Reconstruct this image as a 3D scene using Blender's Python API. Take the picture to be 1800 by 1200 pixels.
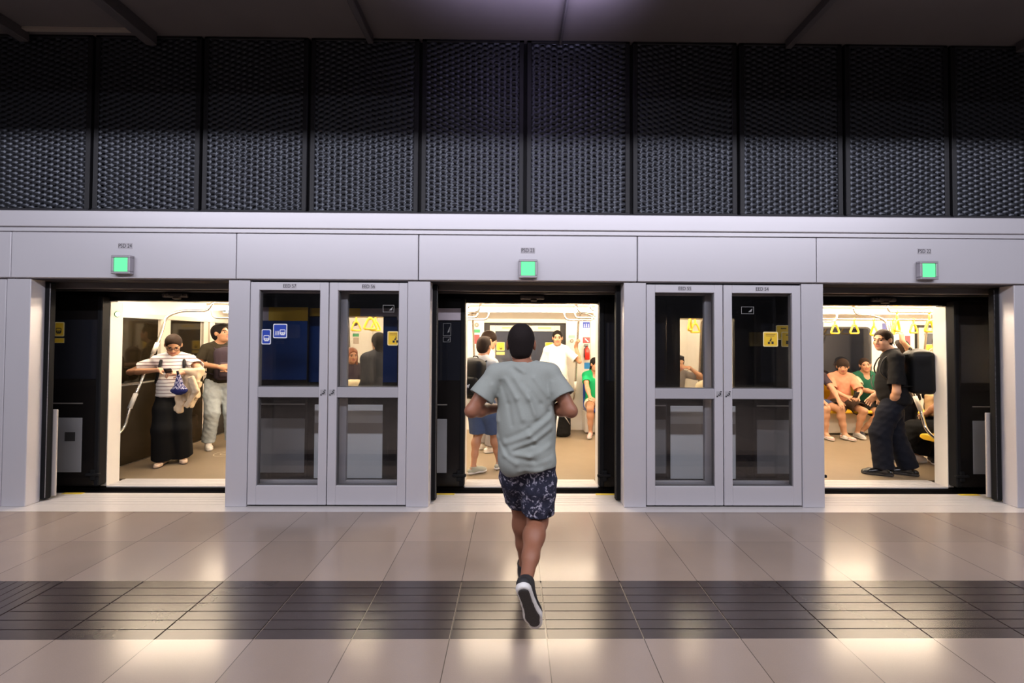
import bpy, math, random
import numpy as np
from mathutils import Vector, Matrix

for o in list(bpy.data.objects):
    bpy.data.objects.remove(o)
SC = bpy.context.scene
COL = SC.collection
RNG = random.Random(7)
PI = math.pi

# ------------------------------------------------------------------ camera
FPX, CX, CY, CAMZ = 720.0, 909.93, 581.78, 1.57
PITCH, YAW, ROLL = 0.018515505, 0.009479522, 0.005247373


def cam_axes():
    cy, sy = math.cos(YAW), math.sin(YAW)
    cp, sp = math.cos(PITCH), math.sin(PITCH)
    fwd = np.array([sy * cp, cy * cp, sp])
    right = np.array([cy, -sy, 0.0])
    up = np.cross(right, fwd)
    c, s = math.cos(ROLL), math.sin(ROLL)
    return c * right + s * up, -s * right + c * up, fwd


AX_R, AX_U, AX_F = cam_axes()


def at(px, py, Y):
    """world point at depth Y seen at photo pixel (px, py)"""
    d = AX_R * (px - CX) / FPX - AX_U * (py - CY) / FPX + AX_F
    t = Y / d[1]
    return np.array([d[0] * t, Y, d[2] * t + CAMZ])


def xat(px, Y, py=600):
    return float(at(px, py, Y)[0])


def zat(py, Y, px=900):
    return float(at(px, py, Y)[2])


def on_floor(px, py):
    d = AX_R * (px - CX) / FPX - AX_U * (py - CY) / FPX + AX_F
    t = -CAMZ / d[2]
    return np.array([d[0] * t, d[1] * t, 0.0])


cam_data = bpy.data.cameras.new('camera')
cam = bpy.data.objects.new('camera', cam_data)
COL.objects.link(cam)
M = Matrix(((AX_R[0], AX_U[0], -AX_F[0], 0), (AX_R[1], AX_U[1], -AX_F[1], 0), (AX_R[2], AX_U[2], -AX_F[2], CAMZ), (0, 0, 0, 1)))
cam.matrix_world = M
cam_data.sensor_fit = 'HORIZONTAL'
cam_data.sensor_width = 36.0
cam_data.lens = 36.0 * FPX / 1800.0
cam_data.shift_x = (900.0 - CX) / 1800.0
cam_data.shift_y = -(600.0 - CY) / 1800.0
cam_data.clip_start = 0.05
SC.camera = cam

# ------------------------------------------------------------------ world and colour
w = bpy.data.worlds.new('world')
SC.world = w
w.use_nodes = True
w.node_tree.nodes['Background'].inputs[0].default_value = (0.55, 0.52, 0.62, 1)
w.node_tree.nodes['Background'].inputs[1].default_value = 0.004
SC.view_settings.view_transform = 'Standard'
SC.view_settings.look = 'None'
SC.view_settings.gamma = 1.0
SC.view_settings.exposure = 0.0
SC.view_settings.use_curve_mapping = False
try:
    SC.cycles.use_denoising = True
    SC.cycles.max_bounces = 8
    SC.cycles.diffuse_bounces = 4
    SC.cycles.glossy_bounces = 4
    SC.cycles.transmission_bounces = 8
    SC.cycles.transparent_max_bounces = 16
    SC.cycles.caustics_reflective = False
    SC.cycles.caustics_refractive = False
    SC.cycles.sample_clamp_indirect = 6.0
except Exception:
    pass


def area(name, loc, size, power, color, target, spread=180.0):
    L = bpy.data.lights.new(name, 'AREA')
    L.shape = 'RECTANGLE'
    L.size, L.size_y = size
    L.energy = power
    L.color = color
    L.spread = math.radians(spread)
    o = bpy.data.objects.new(name, L)
    COL.objects.link(o)
    o.location = loc
    d = Vector(target) - Vector(loc)
    o.rotation_euler = d.to_track_quat('-Z', 'Y').to_euler()
    return o


# platform luminaire: long ceiling batten, its light cut by an added lip
LAV = (0.915, 0.905, 1.0)
area('platform_batten', (0.0, 0.15, 4.28), (15.0, 0.09), 430.0, LAV, (0.0, 2.2, 0.8))
area('added_back_fill', (0.0, -2.6, 4.28), (15.0, 0.12), 150.0, LAV, (0.0, -2.2, 0.0))  # fill lamp added behind the camera, no such lamp seen
# added violet uplight for the ceiling glow, unseen just above the frame
area('added_violet_uplight', (0.10, 2.80, 4.06), (1.4, 0.3), 31.0, (0.70, 0.62, 1.0), (0.08, 2.9, 4.45), 118.0)


# ------------------------------------------------------------------ materials
MATS = {}


def mat(name, col, rough=0.5, metal=0.0, spec=0.5, noise=0.0, nscale=8.0, bump=0.0, bscale=60.0, coat=0.0, emit=None, estr=0.0, sheen=0.0, sss=0.0):
    if name in MATS:
        return MATS[name]
    m = bpy.data.materials.new(name)
    m.use_nodes = True
    nt = m.node_tree
    b = nt.nodes['Principled BSDF']
    c = (col[0], col[1], col[2], 1.0)
    b.inputs['Base Color'].default_value = c
    b.inputs['Roughness'].default_value = rough
    b.inputs['Metallic'].default_value = metal
    b.inputs['Specular IOR Level'].default_value = spec
    b.inputs['Coat Weight'].default_value = coat
    b.inputs['Sheen Weight'].default_value = sheen
    if sss:
        b.inputs['Subsurface Weight'].default_value = sss
        b.inputs['Subsurface Radius'].default_value = (0.01, 0.004, 0.002)
    if emit:
        b.inputs['Emission Color'].default_value = (*emit, 1)
        b.inputs['Emission Strength'].default_value = estr
    if noise or bump:
        tc = nt.nodes.new('ShaderNodeTexCoord')
    if noise:
        n = nt.nodes.new('ShaderNodeTexNoise')
        n.inputs['Scale'].default_value = nscale
        n.inputs['Detail'].default_value = 4
        nt.links.new(tc.outputs['Object'], n.inputs['Vector'])
        mx = nt.nodes.new('ShaderNodeMix')
        mx.data_type = 'RGBA'
        mx.inputs[6].default_value = tuple(max(0, v * (1 - noise)) for v in col) + (1,)
        mx.inputs[7].default_value = tuple(min(1, v * (1 + noise)) for v in col) + (1,)
        nt.links.new(n.outputs['Fac'], mx.inputs[0])
        nt.links.new(mx.outputs[2], b.inputs['Base Color'])
    if bump:
        n2 = nt.nodes.new('ShaderNodeTexNoise')
        n2.inputs['Scale'].default_value = bscale
        n2.inputs['Detail'].default_value = 3
        nt.links.new(tc.outputs['Object'], n2.inputs['Vector'])
        bp = nt.nodes.new('ShaderNodeBump')
        bp.inputs['Strength'].default_value = bump
        bp.inputs['Distance'].default_value = 0.01
        nt.links.new(n2.outputs['Fac'], bp.inputs['Height'])
        nt.links.new(bp.outputs[0], b.inputs['Normal'])
    MATS[name] = m
    return m


def glass(name, tint, refl=1.0):
    if name in MATS:
        return MATS[name]
    m = bpy.data.materials.new(name)
    m.use_nodes = True
    nt = m.node_tree
    nt.nodes.remove(nt.nodes['Principled BSDF'])
    out = nt.nodes['Material Output']
    tr = nt.nodes.new('ShaderNodeBsdfTransparent')
    tr.inputs[0].default_value = (*tint, 1)
    gl = nt.nodes.new('ShaderNodeBsdfGlossy')
    gl.inputs['Roughness'].default_value = 0.0
    gl.inputs[0].default_value = (refl, refl, refl, 1)
    lw = nt.nodes.new('ShaderNodeLayerWeight')
    pw = nt.nodes.new('ShaderNodeMath')
    pw.operation = 'POWER'
    pw.inputs[1].default_value = 5.0
    nt.links.new(lw.outputs['Facing'], pw.inputs[0])
    fr = nt.nodes.new('ShaderNodeMath')
    fr.operation = 'MULTIPLY_ADD'
    fr.inputs[1].default_value = 0.9
    fr.inputs[2].default_value = 0.045
    nt.links.new(pw.outputs[0], fr.inputs[0])
    mx = nt.nodes.new('ShaderNodeMixShader')
    nt.links.new(fr.outputs[0], mx.inputs[0])
    nt.links.new(tr.outputs[0], mx.inputs[1])
    nt.links.new(gl.outputs[0], mx.inputs[2])
    nt.links.new(mx.outputs[0], out.inputs[0])
    MATS[name] = m
    return m


# ------------------------------------------------------------------ mesh helpers
class MB:
    """collects shapes into one mesh"""

    def __init__(s):
        s.v, s.f, s.m = [], [], []

    def quad(s, pts, mi=0):
        n = len(s.v)
        s.v += [tuple(map(float, p)) for p in pts]
        s.f.append(tuple(range(n, n + len(pts))))
        s.m.append(mi)

    def box(s, lo, hi, bev=0.0, mi=0):
        x0, y0, z0 = lo
        x1, y1, z1 = hi
        x0, x1 = min(x0, x1), max(x0, x1)
        y0, y1 = min(y0, y1), max(y0, y1)
        z0, z1 = min(z0, z1), max(z0, z1)
        b = min(bev, (x1 - x0) * .45, (y1 - y0) * .45, (z1 - z0) * .45)
        n = len(s.v)
        if b <= 0:
            s.v += [(x0, y0, z0), (x1, y0, z0), (x1, y1, z0), (x0, y1, z0), (x0, y0, z1), (x1, y0, z1), (x1, y1, z1), (x0, y1, z1)]
            F = [(3, 2, 1, 0), (4, 5, 6, 7), (0, 1, 5, 4), (1, 2, 6, 5), (2, 3, 7, 6), (3, 0, 4, 7)]
        else:
            idx = {}
            pts = []
            X, Y, Z = (x0, x1), (y0, y1), (z0, z1)
            for i in (0, 1):
                for j in (0, 1):
                    for k in (0, 1):
                        sx, sy, sz = (b if i == 0 else -b), (b if j == 0 else -b), (b if k == 0 else -b)
                        for ax, p in (('x', (X[i], Y[j] + sy, Z[k] + sz)), ('y', (X[i] + sx, Y[j], Z[k] + sz)), ('z', (X[i] + sx, Y[j] + sy, Z[k]))):
                            idx[(ax, i, j, k)] = len(pts)
                            pts.append(p)
            s.v += pts
            g = lambda a, i, j, k: idx[(a, i, j, k)]
            F = []
            F.append((g('x', 0, 0, 0), g('x', 0, 0, 1), g('x', 0, 1, 1), g('x', 0, 1, 0)))
            F.append((g('x', 1, 0, 0), g('x', 1, 1, 0), g('x', 1, 1, 1), g('x', 1, 0, 1)))
            F.append((g('y', 0, 0, 0), g('y', 1, 0, 0), g('y', 1, 0, 1), g('y', 0, 0, 1)))
            F.append((g('y', 0, 1, 0), g('y', 0, 1, 1), g('y', 1, 1, 1), g('y', 1, 1, 0)))
            F.append((g('z', 0, 0, 0), g('z', 0, 1, 0), g('z', 1, 1, 0), g('z', 1, 0, 0)))
            F.append((g('z', 0, 0, 1), g('z', 1, 0, 1), g('z', 1, 1, 1), g('z', 0, 1, 1)))
            for i in (0, 1):
                for j in (0, 1):
                    F.append((g('x', i, j, 0), g('x', i, j, 1), g('y', i, j, 1), g('y', i, j, 0)))
            for i in (0, 1):
                for k in (0, 1):
                    F.append((g('x', i, 0, k), g('x', i, 1, k), g('z', i, 1, k), g('z', i, 0, k)))
            for j in (0, 1):
                for k in (0, 1):
                    F.append((g('y', 0, j, k), g('y', 1, j, k), g('z', 1, j, k), g('z', 0, j, k)))
            for i in (0, 1):
                for j in (0, 1):
                    for k in (0, 1):
                        F.append((g('x', i, j, k), g('y', i, j, k), g('z', i, j, k)))
        for f in F:
            s.f.append(tuple(n + q for q in f))
            s.m.append(mi)

    def tube(s, pts, r, seg=10, closed=False, caps=True, mi=0, squash=None):
        P = [np.array(p, float) for p in pts]
        k = len(P)
        R = r if hasattr(r, '__len__') else [r] * k
        T = []
        for i in range(k):
            a = P[(i - 1) % k] if (closed or i > 0) else P[i]
            b = P[(i + 1) % k] if (closed or i < k - 1) else P[i]
            t = b - a
            T.append(t / (np.linalg.norm(t) + 1e-12))
        up = np.array([0, 0, 1.0]) if abs(T[0][2]) < .9 else np.array([0, 1.0, 0])
        u = np.cross(T[0], up)
        u /= np.linalg.norm(u)
        n = len(s.v)
        for i in range(k):
            u = u - T[i] * np.dot(u, T[i])
            u /= np.linalg.norm(u) + 1e-12
            v = np.cross(T[i], u)
            for j in range(seg):
                a = 2 * PI * j / seg
                su, sv = (1, 1) if squash is None else squash
                s.v.append(tuple(P[i] + R[i] * (su * math.cos(a) * u + sv * math.sin(a) * v)))
        rng = k if closed else k - 1
        for i in range(rng):
            for j in range(seg):
                a, b = n + i * seg + j, n + i * seg + (j + 1) % seg
                c, d = n + ((i + 1) % k) * seg + (j + 1) % seg, n + ((i + 1) % k) * seg + j
                s.f.append((a, b, c, d))
                s.m.append(mi)
        if caps and not closed:
            s.f.append(tuple(n + j for j in range(seg))[::-1])
            s.m.append(mi)
            s.f.append(tuple(n + (k - 1) * seg + j for j in range(seg)))
            s.m.append(mi)

    def prism(s, outline, axis_from, axis_to, mi=0):
        """outline: list of (a,b) in the XZ plane extruded from y=axis_from to y=axis_to"""
        n = len(s.v)
        k = len(outline)
        for y in (axis_from, axis_to):
            for a, b in outline:
                s.v.append((a, y, b))
        s.f.append(tuple(n + i for i in range(k)))
        s.m.append(mi)
        s.f.append(tuple(n + k + i for i in range(k))[::-1])
        s.m.append(mi)
        for i in range(k):
            j = (i + 1) % k
            s.f.append((n + j, n + i, n + k + i, n + k + j))
            s.m.append(mi)

    def lathe(s, prof, c, axis='z', seg=20, mi=0):
        n = len(s.v)
        k = len(prof)
        for r, h in prof:
            for j in range(seg):
                a = 2 * PI * j / seg
                p = (r * math.cos(a), r * math.sin(a), h)
                if axis == 'y':
                    p = (p[0], p[2], p[1])
                elif axis == 'x':
                    p = (p[2], p[0], p[1])
                s.v.append((c[0] + p[0], c[1] + p[1], c[2] + p[2]))
        for i in range(k - 1):
            for j in range(seg):
                s.f.append((n + i * seg + j, n + i * seg + (j + 1) % seg, n + (i + 1) * seg + (j + 1) % seg, n + (i + 1) * seg + j))
                s.m.append(mi)
        s.f.append(tuple(n + j for j in range(seg))[::-1])
        s.m.append(mi)
        s.f.append(tuple(n + (k - 1) * seg + j for j in range(seg)))
        s.m.append(mi)

    def build(s, name, mats, parent=None, smooth=False, origin=None):
        if not isinstance(mats, (list, tuple)):
            mats = [mats]
        me = bpy.data.meshes.new(name)
        off = np.array(parent_origin(parent) if origin is None else origin)
        me.from_pydata([tuple(np.array(p) - off) for p in s.v], [], s.f)
        for m in mats:
            me.materials.append(m)
        if len(mats) > 1:
            me.polygons.foreach_set('material_index', s.m)
        import bmesh as _bm
        bm = _bm.new()
        bm.from_mesh(me)
        _bm.ops.recalc_face_normals(bm, faces=bm.faces)
        bm.to_mesh(me)
        bm.free()
        if smooth:
            me.polygons.foreach_set('use_smooth', [True] * len(me.polygons))
        o = bpy.data.objects.new(name, me)
        COL.objects.link(o)
        if parent is not None:
            o.parent = parent
        elif origin is not None:
            o.location = origin
        return o


def parent_origin(p):
    o = np.zeros(3)
    while p is not None:
        o += np.array(p.location)
        p = p.parent
    return o


def smooth_by_angle(o, ang=40):
    me = o.data
    me.polygons.foreach_set('use_smooth', [True] * len(me.polygons))
    try:
        me.set_sharp_from_angle(angle=math.radians(ang))
    except Exception:
        pass
    return o


def tag(o, label=None, cat=None, group=None, kind=None):
    if label:
        o['label'] = label
    if cat:
        o['category'] = cat
    if group:
        o['group'] = group
    if kind:
        o['kind'] = kind
    return o


def thing(name, loc, label, cat, group=None):
    o = bpy.data.objects.new(name, None)
    COL.objects.link(o)
    o.location = tuple(float(v) for v in loc)
    o.empty_display_size = .1
    return tag(o, label, cat, group, 'thing')


def text(name, body, loc, size, m, parent, rot=(PI / 2, 0, 0), sx=1.0):
    c = bpy.data.curves.new(name, 'FONT')
    c.body = body
    c.size = size
    c.align_x = 'CENTER'
    c.align_y = 'CENTER'
    c.extrude = 0.0004
    c.materials.append(m)
    tmp = bpy.data.objects.new(name, c)
    COL.objects.link(tmp)
    bpy.context.view_layer.update()
    me = bpy.data.meshes.new_from_object(tmp.evaluated_get(bpy.context.evaluated_depsgraph_get()))
    bpy.data.objects.remove(tmp)
    if not me.materials:
        me.materials.append(m)
    o = bpy.data.objects.new(name, me)
    COL.objects.link(o)
    o.parent = parent
    o.location = tuple(np.array(loc) - parent_origin(parent))
    o.rotation_euler = rot
    o.scale = (sx, 1, 1)
    return o


def rrect(x0, z0, x1, z1, r, n=4):
    out = []
    for cx, cz, a0 in ((x1 - r, z0 + r, -90), (x1 - r, z1 - r, 0), (x0 + r, z1 - r, 90), (x0 + r, z0 + r, 180)):
        for i in range(n + 1):
            a = math.radians(a0 + 90 * i / n)
            out.append((cx + r * math.cos(a), cz + r * math.sin(a)))
    return out


# shared materials
ALU = mat('painted_aluminium', (0.60, 0.585, 0.63), 0.38, 0.25, noise=0.02, nscale=3)
ALU_D = mat('aluminium_frame', (0.50, 0.49, 0.53), 0.36, 0.3)
BLACK = mat('black_rubber', (0.005, 0.005, 0.006), 0.7, spec=.2)
GAP = mat('dark_joint', (0.02, 0.018, 0.025), 0.8)
STEEL = mat('brushed_steel', (0.62, 0.58, 0.53), 0.28, 0.9)
SILL = mat('aluminium_sill', (0.66, 0.62, 0.60), 0.35, 0.25, noise=0.05, nscale=20)
INK = mat('printed_black', (0.02, 0.02, 0.025), 0.6)
YEL = mat('yellow_sticker', (0.80, 0.52, 0.03), 0.5)
YEL_L = mat('pale_sticker_border', (0.85, 0.70, 0.35), 0.5)
BLU = mat('blue_sticker', (0.02, 0.06, 0.42), 0.45)
WHT = mat('white_print', (0.80, 0.80, 0.85), 0.5)
RED = mat('red_sticker', (0.70, 0.06, 0.07), 0.45)
GRN = mat('green_sticker', (0.04, 0.30, 0.12), 0.45)
GLASS = glass('clear_tinted_glass', (0.95, 0.955, 0.96))
# ------------------------------------------------------------------ setting
YW = 3.845            # front face of the screen wall
YS = 3.743            # front edge of the sill
CEIL = 4.45
PSDC = [-3.585, 0.125, 3.845]
HALF = 0.913
TILE = 0.51
TX0 = xat(1037, 3.70, 901)


def tile_floor_mat():
    m = bpy.data.materials.new('polished_stone_tiles')
    m.use_nodes = True
    nt = m.node_tree
    N, L = nt.nodes, nt.links
    b = N['Principled BSDF']
    geo = N.new('ShaderNodeNewGeometry')
    sep = N.new('ShaderNodeSeparateXYZ')
    L.new(geo.outputs['Position'], sep.inputs[0])

    def math_(op, a, bb=None):
        n = N.new('ShaderNodeMath')
        n.operation = op
        for i, v in enumerate((a, bb)):
            if v is None:
                continue
            if isinstance(v, (int, float)):
                n.inputs[i].default_value = v
            else:
                L.new(v, n.inputs[i])
        return n.outputs[0]

    def line(coord, off, per, wid):
        u = math_('DIVIDE', math_('SUBTRACT', coord, off), per)
        fr = math_('FRACT', math_('ADD', u, 100.0))
        d = math_('MINIMUM', fr, math_('SUBTRACT', 1.0, fr))
        return math_('LESS_THAN', d, wid / per), math_('FLOOR', math_('ADD', u, 100.0))

    lx, ix = line(sep.outputs[0], TX0, TILE, 0.0022)
    ly, iy = line(sep.outputs[1], 2.173, 0.5135, 0.0012)
    cmb = N.new('ShaderNodeCombineXYZ')
    L.new(ix, cmb.inputs[0])
    L.new(iy, cmb.inputs[1])
    wn = N.new('ShaderNodeTexWhiteNoise')
    L.new(cmb.outputs[0], wn.inputs['Vector'])
    nz = N.new('ShaderNodeTexNoise')
    nz.inputs['Scale'].default_value = 2.2
    nz.inputs['Detail'].default_value = 5
    L.new(geo.outputs['Position'], nz.inputs['Vector'])
    n3 = N.new('ShaderNodeTexNoise')
    n3.inputs['Scale'].default_value = 180
    n3.inputs['Detail'].default_value = 2
    L.new(geo.outputs['Position'], n3.inputs['Vector'])
    s = math_('ADD', math_('MULTIPLY', wn.outputs[0], 0.5), math_('MULTIPLY', nz.outputs[0], 0.7))
    s = math_('ADD', s, math_('MULTIPLY', n3.outputs[0], 0.35))
    cr = N.new('ShaderNodeValToRGB')
    cr.color_ramp.elements[0].position = 0.25
    cr.color_ramp.elements[0].color = (0.238, 0.186, 0.156, 1)
    cr.color_ramp.elements[1].position = 1.1
    cr.color_ramp.elements[1].color = (0.306, 0.244, 0.208, 1)
    L.new(s, cr.inputs[0])
    mx = N.new('ShaderNodeMix')
    mx.data_type = 'RGBA'
    mx.inputs[7].default_value = (0.085, 0.068, 0.055, 1)
    L.new(cr.outputs[0], mx.inputs[6])
    L.new(math_('MAXIMUM', lx, math_('MULTIPLY', ly, 0.5)), mx.inputs[0])
    L.new(mx.outputs[2], b.inputs['Base Color'])
    rr = N.new('ShaderNodeMapRange')
    rr.inputs[3].default_value = 0.14
    rr.inputs[4].default_value = 0.24
    L.new(nz.outputs[0], rr.inputs[0])
    L.new(rr.outputs[0], b.inputs['Roughness'])
    b.inputs['Specular IOR Level'].default_value = 0.48
    bp = N.new('ShaderNodeBump')
    bp.inputs['Strength'].default_value = 0.015
    bp.inputs['Distance'].default_value = 0.004
    n4 = N.new('ShaderNodeTexNoise')
    n4.inputs['Scale'].default_value = 30
    L.new(geo.outputs['Position'], n4.inputs['Vector'])
    L.new(n4.outputs[0], bp.inputs['Height'])
    L.new(bp.outputs[0], b.inputs['Normal'])
    return m


FLOORM = tile_floor_mat()
YT0, YT1 = 2.173, 2.686
mb = MB()
mb.box((-9, -4.2, -0.2), (9, YT0, 0.0))
mb.box((-9, YT1, -0.2), (9, YS, 0.0))
mb.box((-9, YT0, -0.2), (9, YT1, -0.008))
tag(mb.build('floor', FLOORM), 'polished beige stone tile platform floor', kind='structure')

# tactile guidance band with real grooves
TACT = mat('dark_tactile_stone', (0.046, 0.035, 0.035), 0.24, spec=0.5, noise=0.12, nscale=6)
GROUT = mat('tan_grout', (0.26, 0.20, 0.15), 0.7)
mb = MB()
n0 = int(-8.5 / TILE)
for i in range(n0, -n0):
    x0 = TX0 + i * TILE + 0.0045
    x1 = x0 + TILE - 0.009
    if x0 > -8.8 and x1 < 8.8:
        if x1 < -2.75:
            k = 7
            for j in range(k):
                a = x0 + (x1 - x0) * j / k
                mb.box((a + 0.0028, YT0, -0.009), (a + (x1 - x0) / k - 0.0028, YT1, 0.0))
        else:
            k = 7
            for j in range(k):
                a = YT0 + (YT1 - YT0) * j / k
                mb.box((x0, a + (0.0028 if j else 0), -0.009), (x1, a + (YT1 - YT0) / k - (0.0028 if j < k - 1 else 0), 0.0))
tag(mb.build('trim_1', TACT), 'dark grooved tactile guidance band across the floor', kind='structure')

# sill along the platform edge
mb = MB()
mb.box((-9, YS, -0.2), (9, 4.185, 0.0))
for i, y in enumerate((3.90, 3.96, 4.02, 4.06, 4.10)):
    mb.box((-9, y, 0.0), (9, y + 0.018, 0.0025), 0.001)
tag(mb.build('trim_2', SILL), 'pale metal sill along the platform edge', kind='structure')
YSTR = mat('yellow_line', (0.65, 0.48, 0.05), 0.5)
for k, c in enumerate(PSDC):
    for s in (-1, 1):
        mb = MB()
        mb.box((c + s * HALF, 4.150, 0.0), (c + s * (HALF - .20), 4.184, .003))
        tag(mb.build('trim_%d' % (20 + 2 * k + (s > 0)), YSTR), 'short yellow line on the platform edge', kind='structure')

# ceiling, added light cut-off lip, far surroundings
CEILM = mat('dark_ceiling_panel', (0.16, 0.145, 0.15), 0.55, noise=0.25, nscale=1.2)
DARKW = mat('dark_wall_paint', (0.05, 0.05, 0.055), 0.6)
mb = MB()
mb.box((-9, -4.2, CEIL), (9, 4.4, CEIL + 0.2))
tag(mb.build('ceiling', CEILM), kind='structure')
mb = MB()
mb.box((-9, 1.2, 4.055), (9, 1.26, CEIL))  # unseen lip added to keep batten light off the upper mesh
tag(mb.build('trim_3', DARKW), 'added dark lip below the ceiling, cutting off the platform light', kind='structure')
mb = MB()
mb.box((-9, -4.2, 0), (9, -4.0, CEIL))
tag(mb.build('wall_back', DARKW), kind='structure')
for sx, nm in ((-1, 'wall_left'), (1, 'wall_right')):
    mb = MB()
    mb.box((sx * 9, -4.2, 0), (sx * 9.2, 3.9, CEIL))
    tag(mb.build(nm, DARKW), kind='structure')

# ceiling ribs running towards the screen wall
RIBM = mat('ceiling_rib_metal', (0.15, 0.14, 0.15), 0.45, 0.4)
names = ['far left end of the ceiling', 'second from the left', 'third from the left, beside the violet glow', 'thin one above the middle opening', 'second from the right', 'right end of the ceiling']
for (px, py, wd, hh), nm in zip(((45, 50, .09, .10), (268, 62, .10, .12), (652, 66, .055, .08), (985, 74, .022, .07), (1385, 78, .06, .08), (1790, 82, .07, .09)), names):
    X = xat(px, 3.87, py)
    mb = MB()
    mb.box((X - wd / 2, 1.27, CEIL - hh), (X + wd / 2, 3.868, CEIL + .01), .006)
    o = mb.build('ceiling_rib', RIBM, None, origin=(X, 1.27, CEIL))
    tag(o, 'dark metal ceiling rib, ' + nm, 'ceiling rib', 'ceiling ribs above the platform', 'thing')
mb = MB()
mb.box((xat(45, 3.84, 48), 3.80, CEIL - .02), (xat(242, 3.84, 48), 3.84, CEIL + .005))
tag(mb.build('trim_4', mat('bright_edge_metal', (0.75, 0.66, 0.58), .3, .5)), 'thin bright metal edge strip between two ceiling ribs', kind='structure')

# backing wall of the mesh cladding
mb = MB()
mb.box((-9, 3.95, 2.70), (9, 4.15, CEIL + .1))
tag(mb.build('wall_front', mat('backing_black', (0.012, 0.012, 0.015), .8)), kind='structure')

# expanded metal panels
MESHM = mat('dark_expanded_metal', (0.066, 0.071, 0.086), 0.40, 0.75)
seams = [-30, 157, 350, 540, 737, 923, 1111, 1300, 1487, 1675, 1862]
ords = ['first', 'second', 'third', 'fourth', 'fifth', 'sixth', 'seventh', 'eighth', 'ninth', 'last']
Z0, Z1 = 2.757, CEIL - 0.005
for p in range(10):
    xa, xb = xat(seams[p], 3.88, 300), xat(seams[p + 1], 3.88, 300)
    wdt = xb - xa - 0.03
    root = thing('mesh_panel', (xa + wdt / 2 + .015, 3.9, Z0), 'dark expanded metal wall panel above the doors, ' + ords[p] + ' from the left', 'wall panel', 'expanded metal panels above the doors')
    nu, nv = int(wdt / 0.0125), int((Z1 - Z0 - .05) / 0.0062)
    u = np.linspace(0, 1, nu)
    v = np.linspace(0, 1, nv)
    U, V = np.meshgrid(u, v)
    xl = U * (wdt - .09)
    zl = V * (Z1 - Z0 - .05)
    ph = RNG.uniform(0, 6.28)
    bow = (0.02 + 0.03 * RNG.random()) * math.cos(p * 2.1)
    warp = bow * np.cos(2 * PI * (U * (0.6 + .5 * ((p * 7) % 3) / 2) + ph)) + 0.02 * np.sin(PI * U * 1.3 + p)
    a = 2 * PI * xl / 0.112 + ph
    c = 2 * PI * (zl + warp) / 0.0515
    raw = np.cos(a) * np.cos(c)
    bump = np.maximum(raw, -.45) * 1.35
    Yp = 3.905 - 0.0065 * bump
    X = xa + .015 + .045 + xl
    Z = Z0 + .025 + zl
    P = np.stack([X - root.location[0], Yp - root.location[1], Z - root.location[2]], -1).reshape(-1, 3)
    I = np.arange(nu * nv).reshape(nv, nu)
    F = np.stack([I[:-1, :-1], I[:-1, 1:], I[1:, 1:], I[1:, :-1]], -1).reshape(-1, 4)
    F = F[raw.reshape(-1)[F].max(1) > -.30]          # the perforations
    me = bpy.data.meshes.new('mesh_sheet')
    me.from_pydata(P.tolist(), [], F.tolist())
    me.materials.append(MESHM)
    me.polygons.foreach_set('use_smooth', [True] * len(me.polygons))
    o = bpy.data.objects.new('mesh_sheet', me)
    COL.objects.link(o)
    o.parent = root
    mb = MB()
    xa2, xb2 = xa + .015, xa + .015 + wdt
    mb.box((xa2, 3.895, Z0), (xa2 + .045, 3.935, Z1), .004)
    mb.box((xb2 - .045, 3.895, Z0), (xb2, 3.935, Z1), .004)
    mb.box((xa2, 3.888, Z0), (xb2, 3.935, Z0 + .025), .004)
    mb.box((xa2, 3.895, Z1 - .025), (xb2, 3.935, Z1), .004)
    mb.build('panel_frame', mat('dark_panel_frame', (0.014, 0.014, 0.018), .55, .3), root)

# fascia bands over the doors
mb = MB()
mb.box((-9, 3.80, 2.582), (9, 4.1, 2.732), .006)
tag(mb.build('trim_5', ALU), 'pale metal fascia above the door headers', kind='structure')
mb = MB()
mb.box((-9, 3.815, 2.541), (9, 4.1, 2.579), .003)
tag(mb.build('trim_6', ALU), 'narrow pale metal strip under the fascia', kind='structure')
mb = MB()
mb.box((-9, 3.86, 2.10), (9, 4.08, 2.76))
tag(mb.build('trim_7', GAP), 'dark structure behind the header panels', kind='structure')

# header panels
hb = [-8.3, xat(21, 3.83, 450), xat(416, 3.83, 450), xat(736, 3.83, 450), xat(1120, 3.83, 450), xat(1434.5, 3.83, 455), 8.3]
hl = ['blank grey header panel cut by the left edge of the photo', 'grey header panel marked PSD 24 over the left opening', 'blank grey header panel over emergency doors 57 and 56',
      'grey header panel marked PSD 23 over the middle opening', 'blank grey header panel over emergency doors 55 and 54', 'grey header panel marked PSD 22 over the right opening']
HEAD = []
for i in range(6):
    xa, xb = hb[i] + .004, hb[i + 1] - .004
    root = thing('header_panel', ((xa + xb) / 2, 3.86, 2.11), hl[i], 'header panel', 'grey header panels over the doors')
    mb = MB()
    mb.box((xa, 3.822, 2.113), (xb, 3.856, 2.536), .004)
    mb.build('panel_sheet', ALU, root)
    mb = MB()
    mb.box((xa + .002, 3.856, 2.105), (xb - .002, 4.02, 2.118), .002)
    mb.build('soffit_return', ALU_D, root)
    HEAD.append(root)
PLATE = mat('name_plate', (0.47, 0.45, 0.49), .5)
LAMPG = mat('green_signal', (0.05, 0.5, 0.2), .3, emit=(0.15, 0.88, 0.32), estr=1.0)
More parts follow.
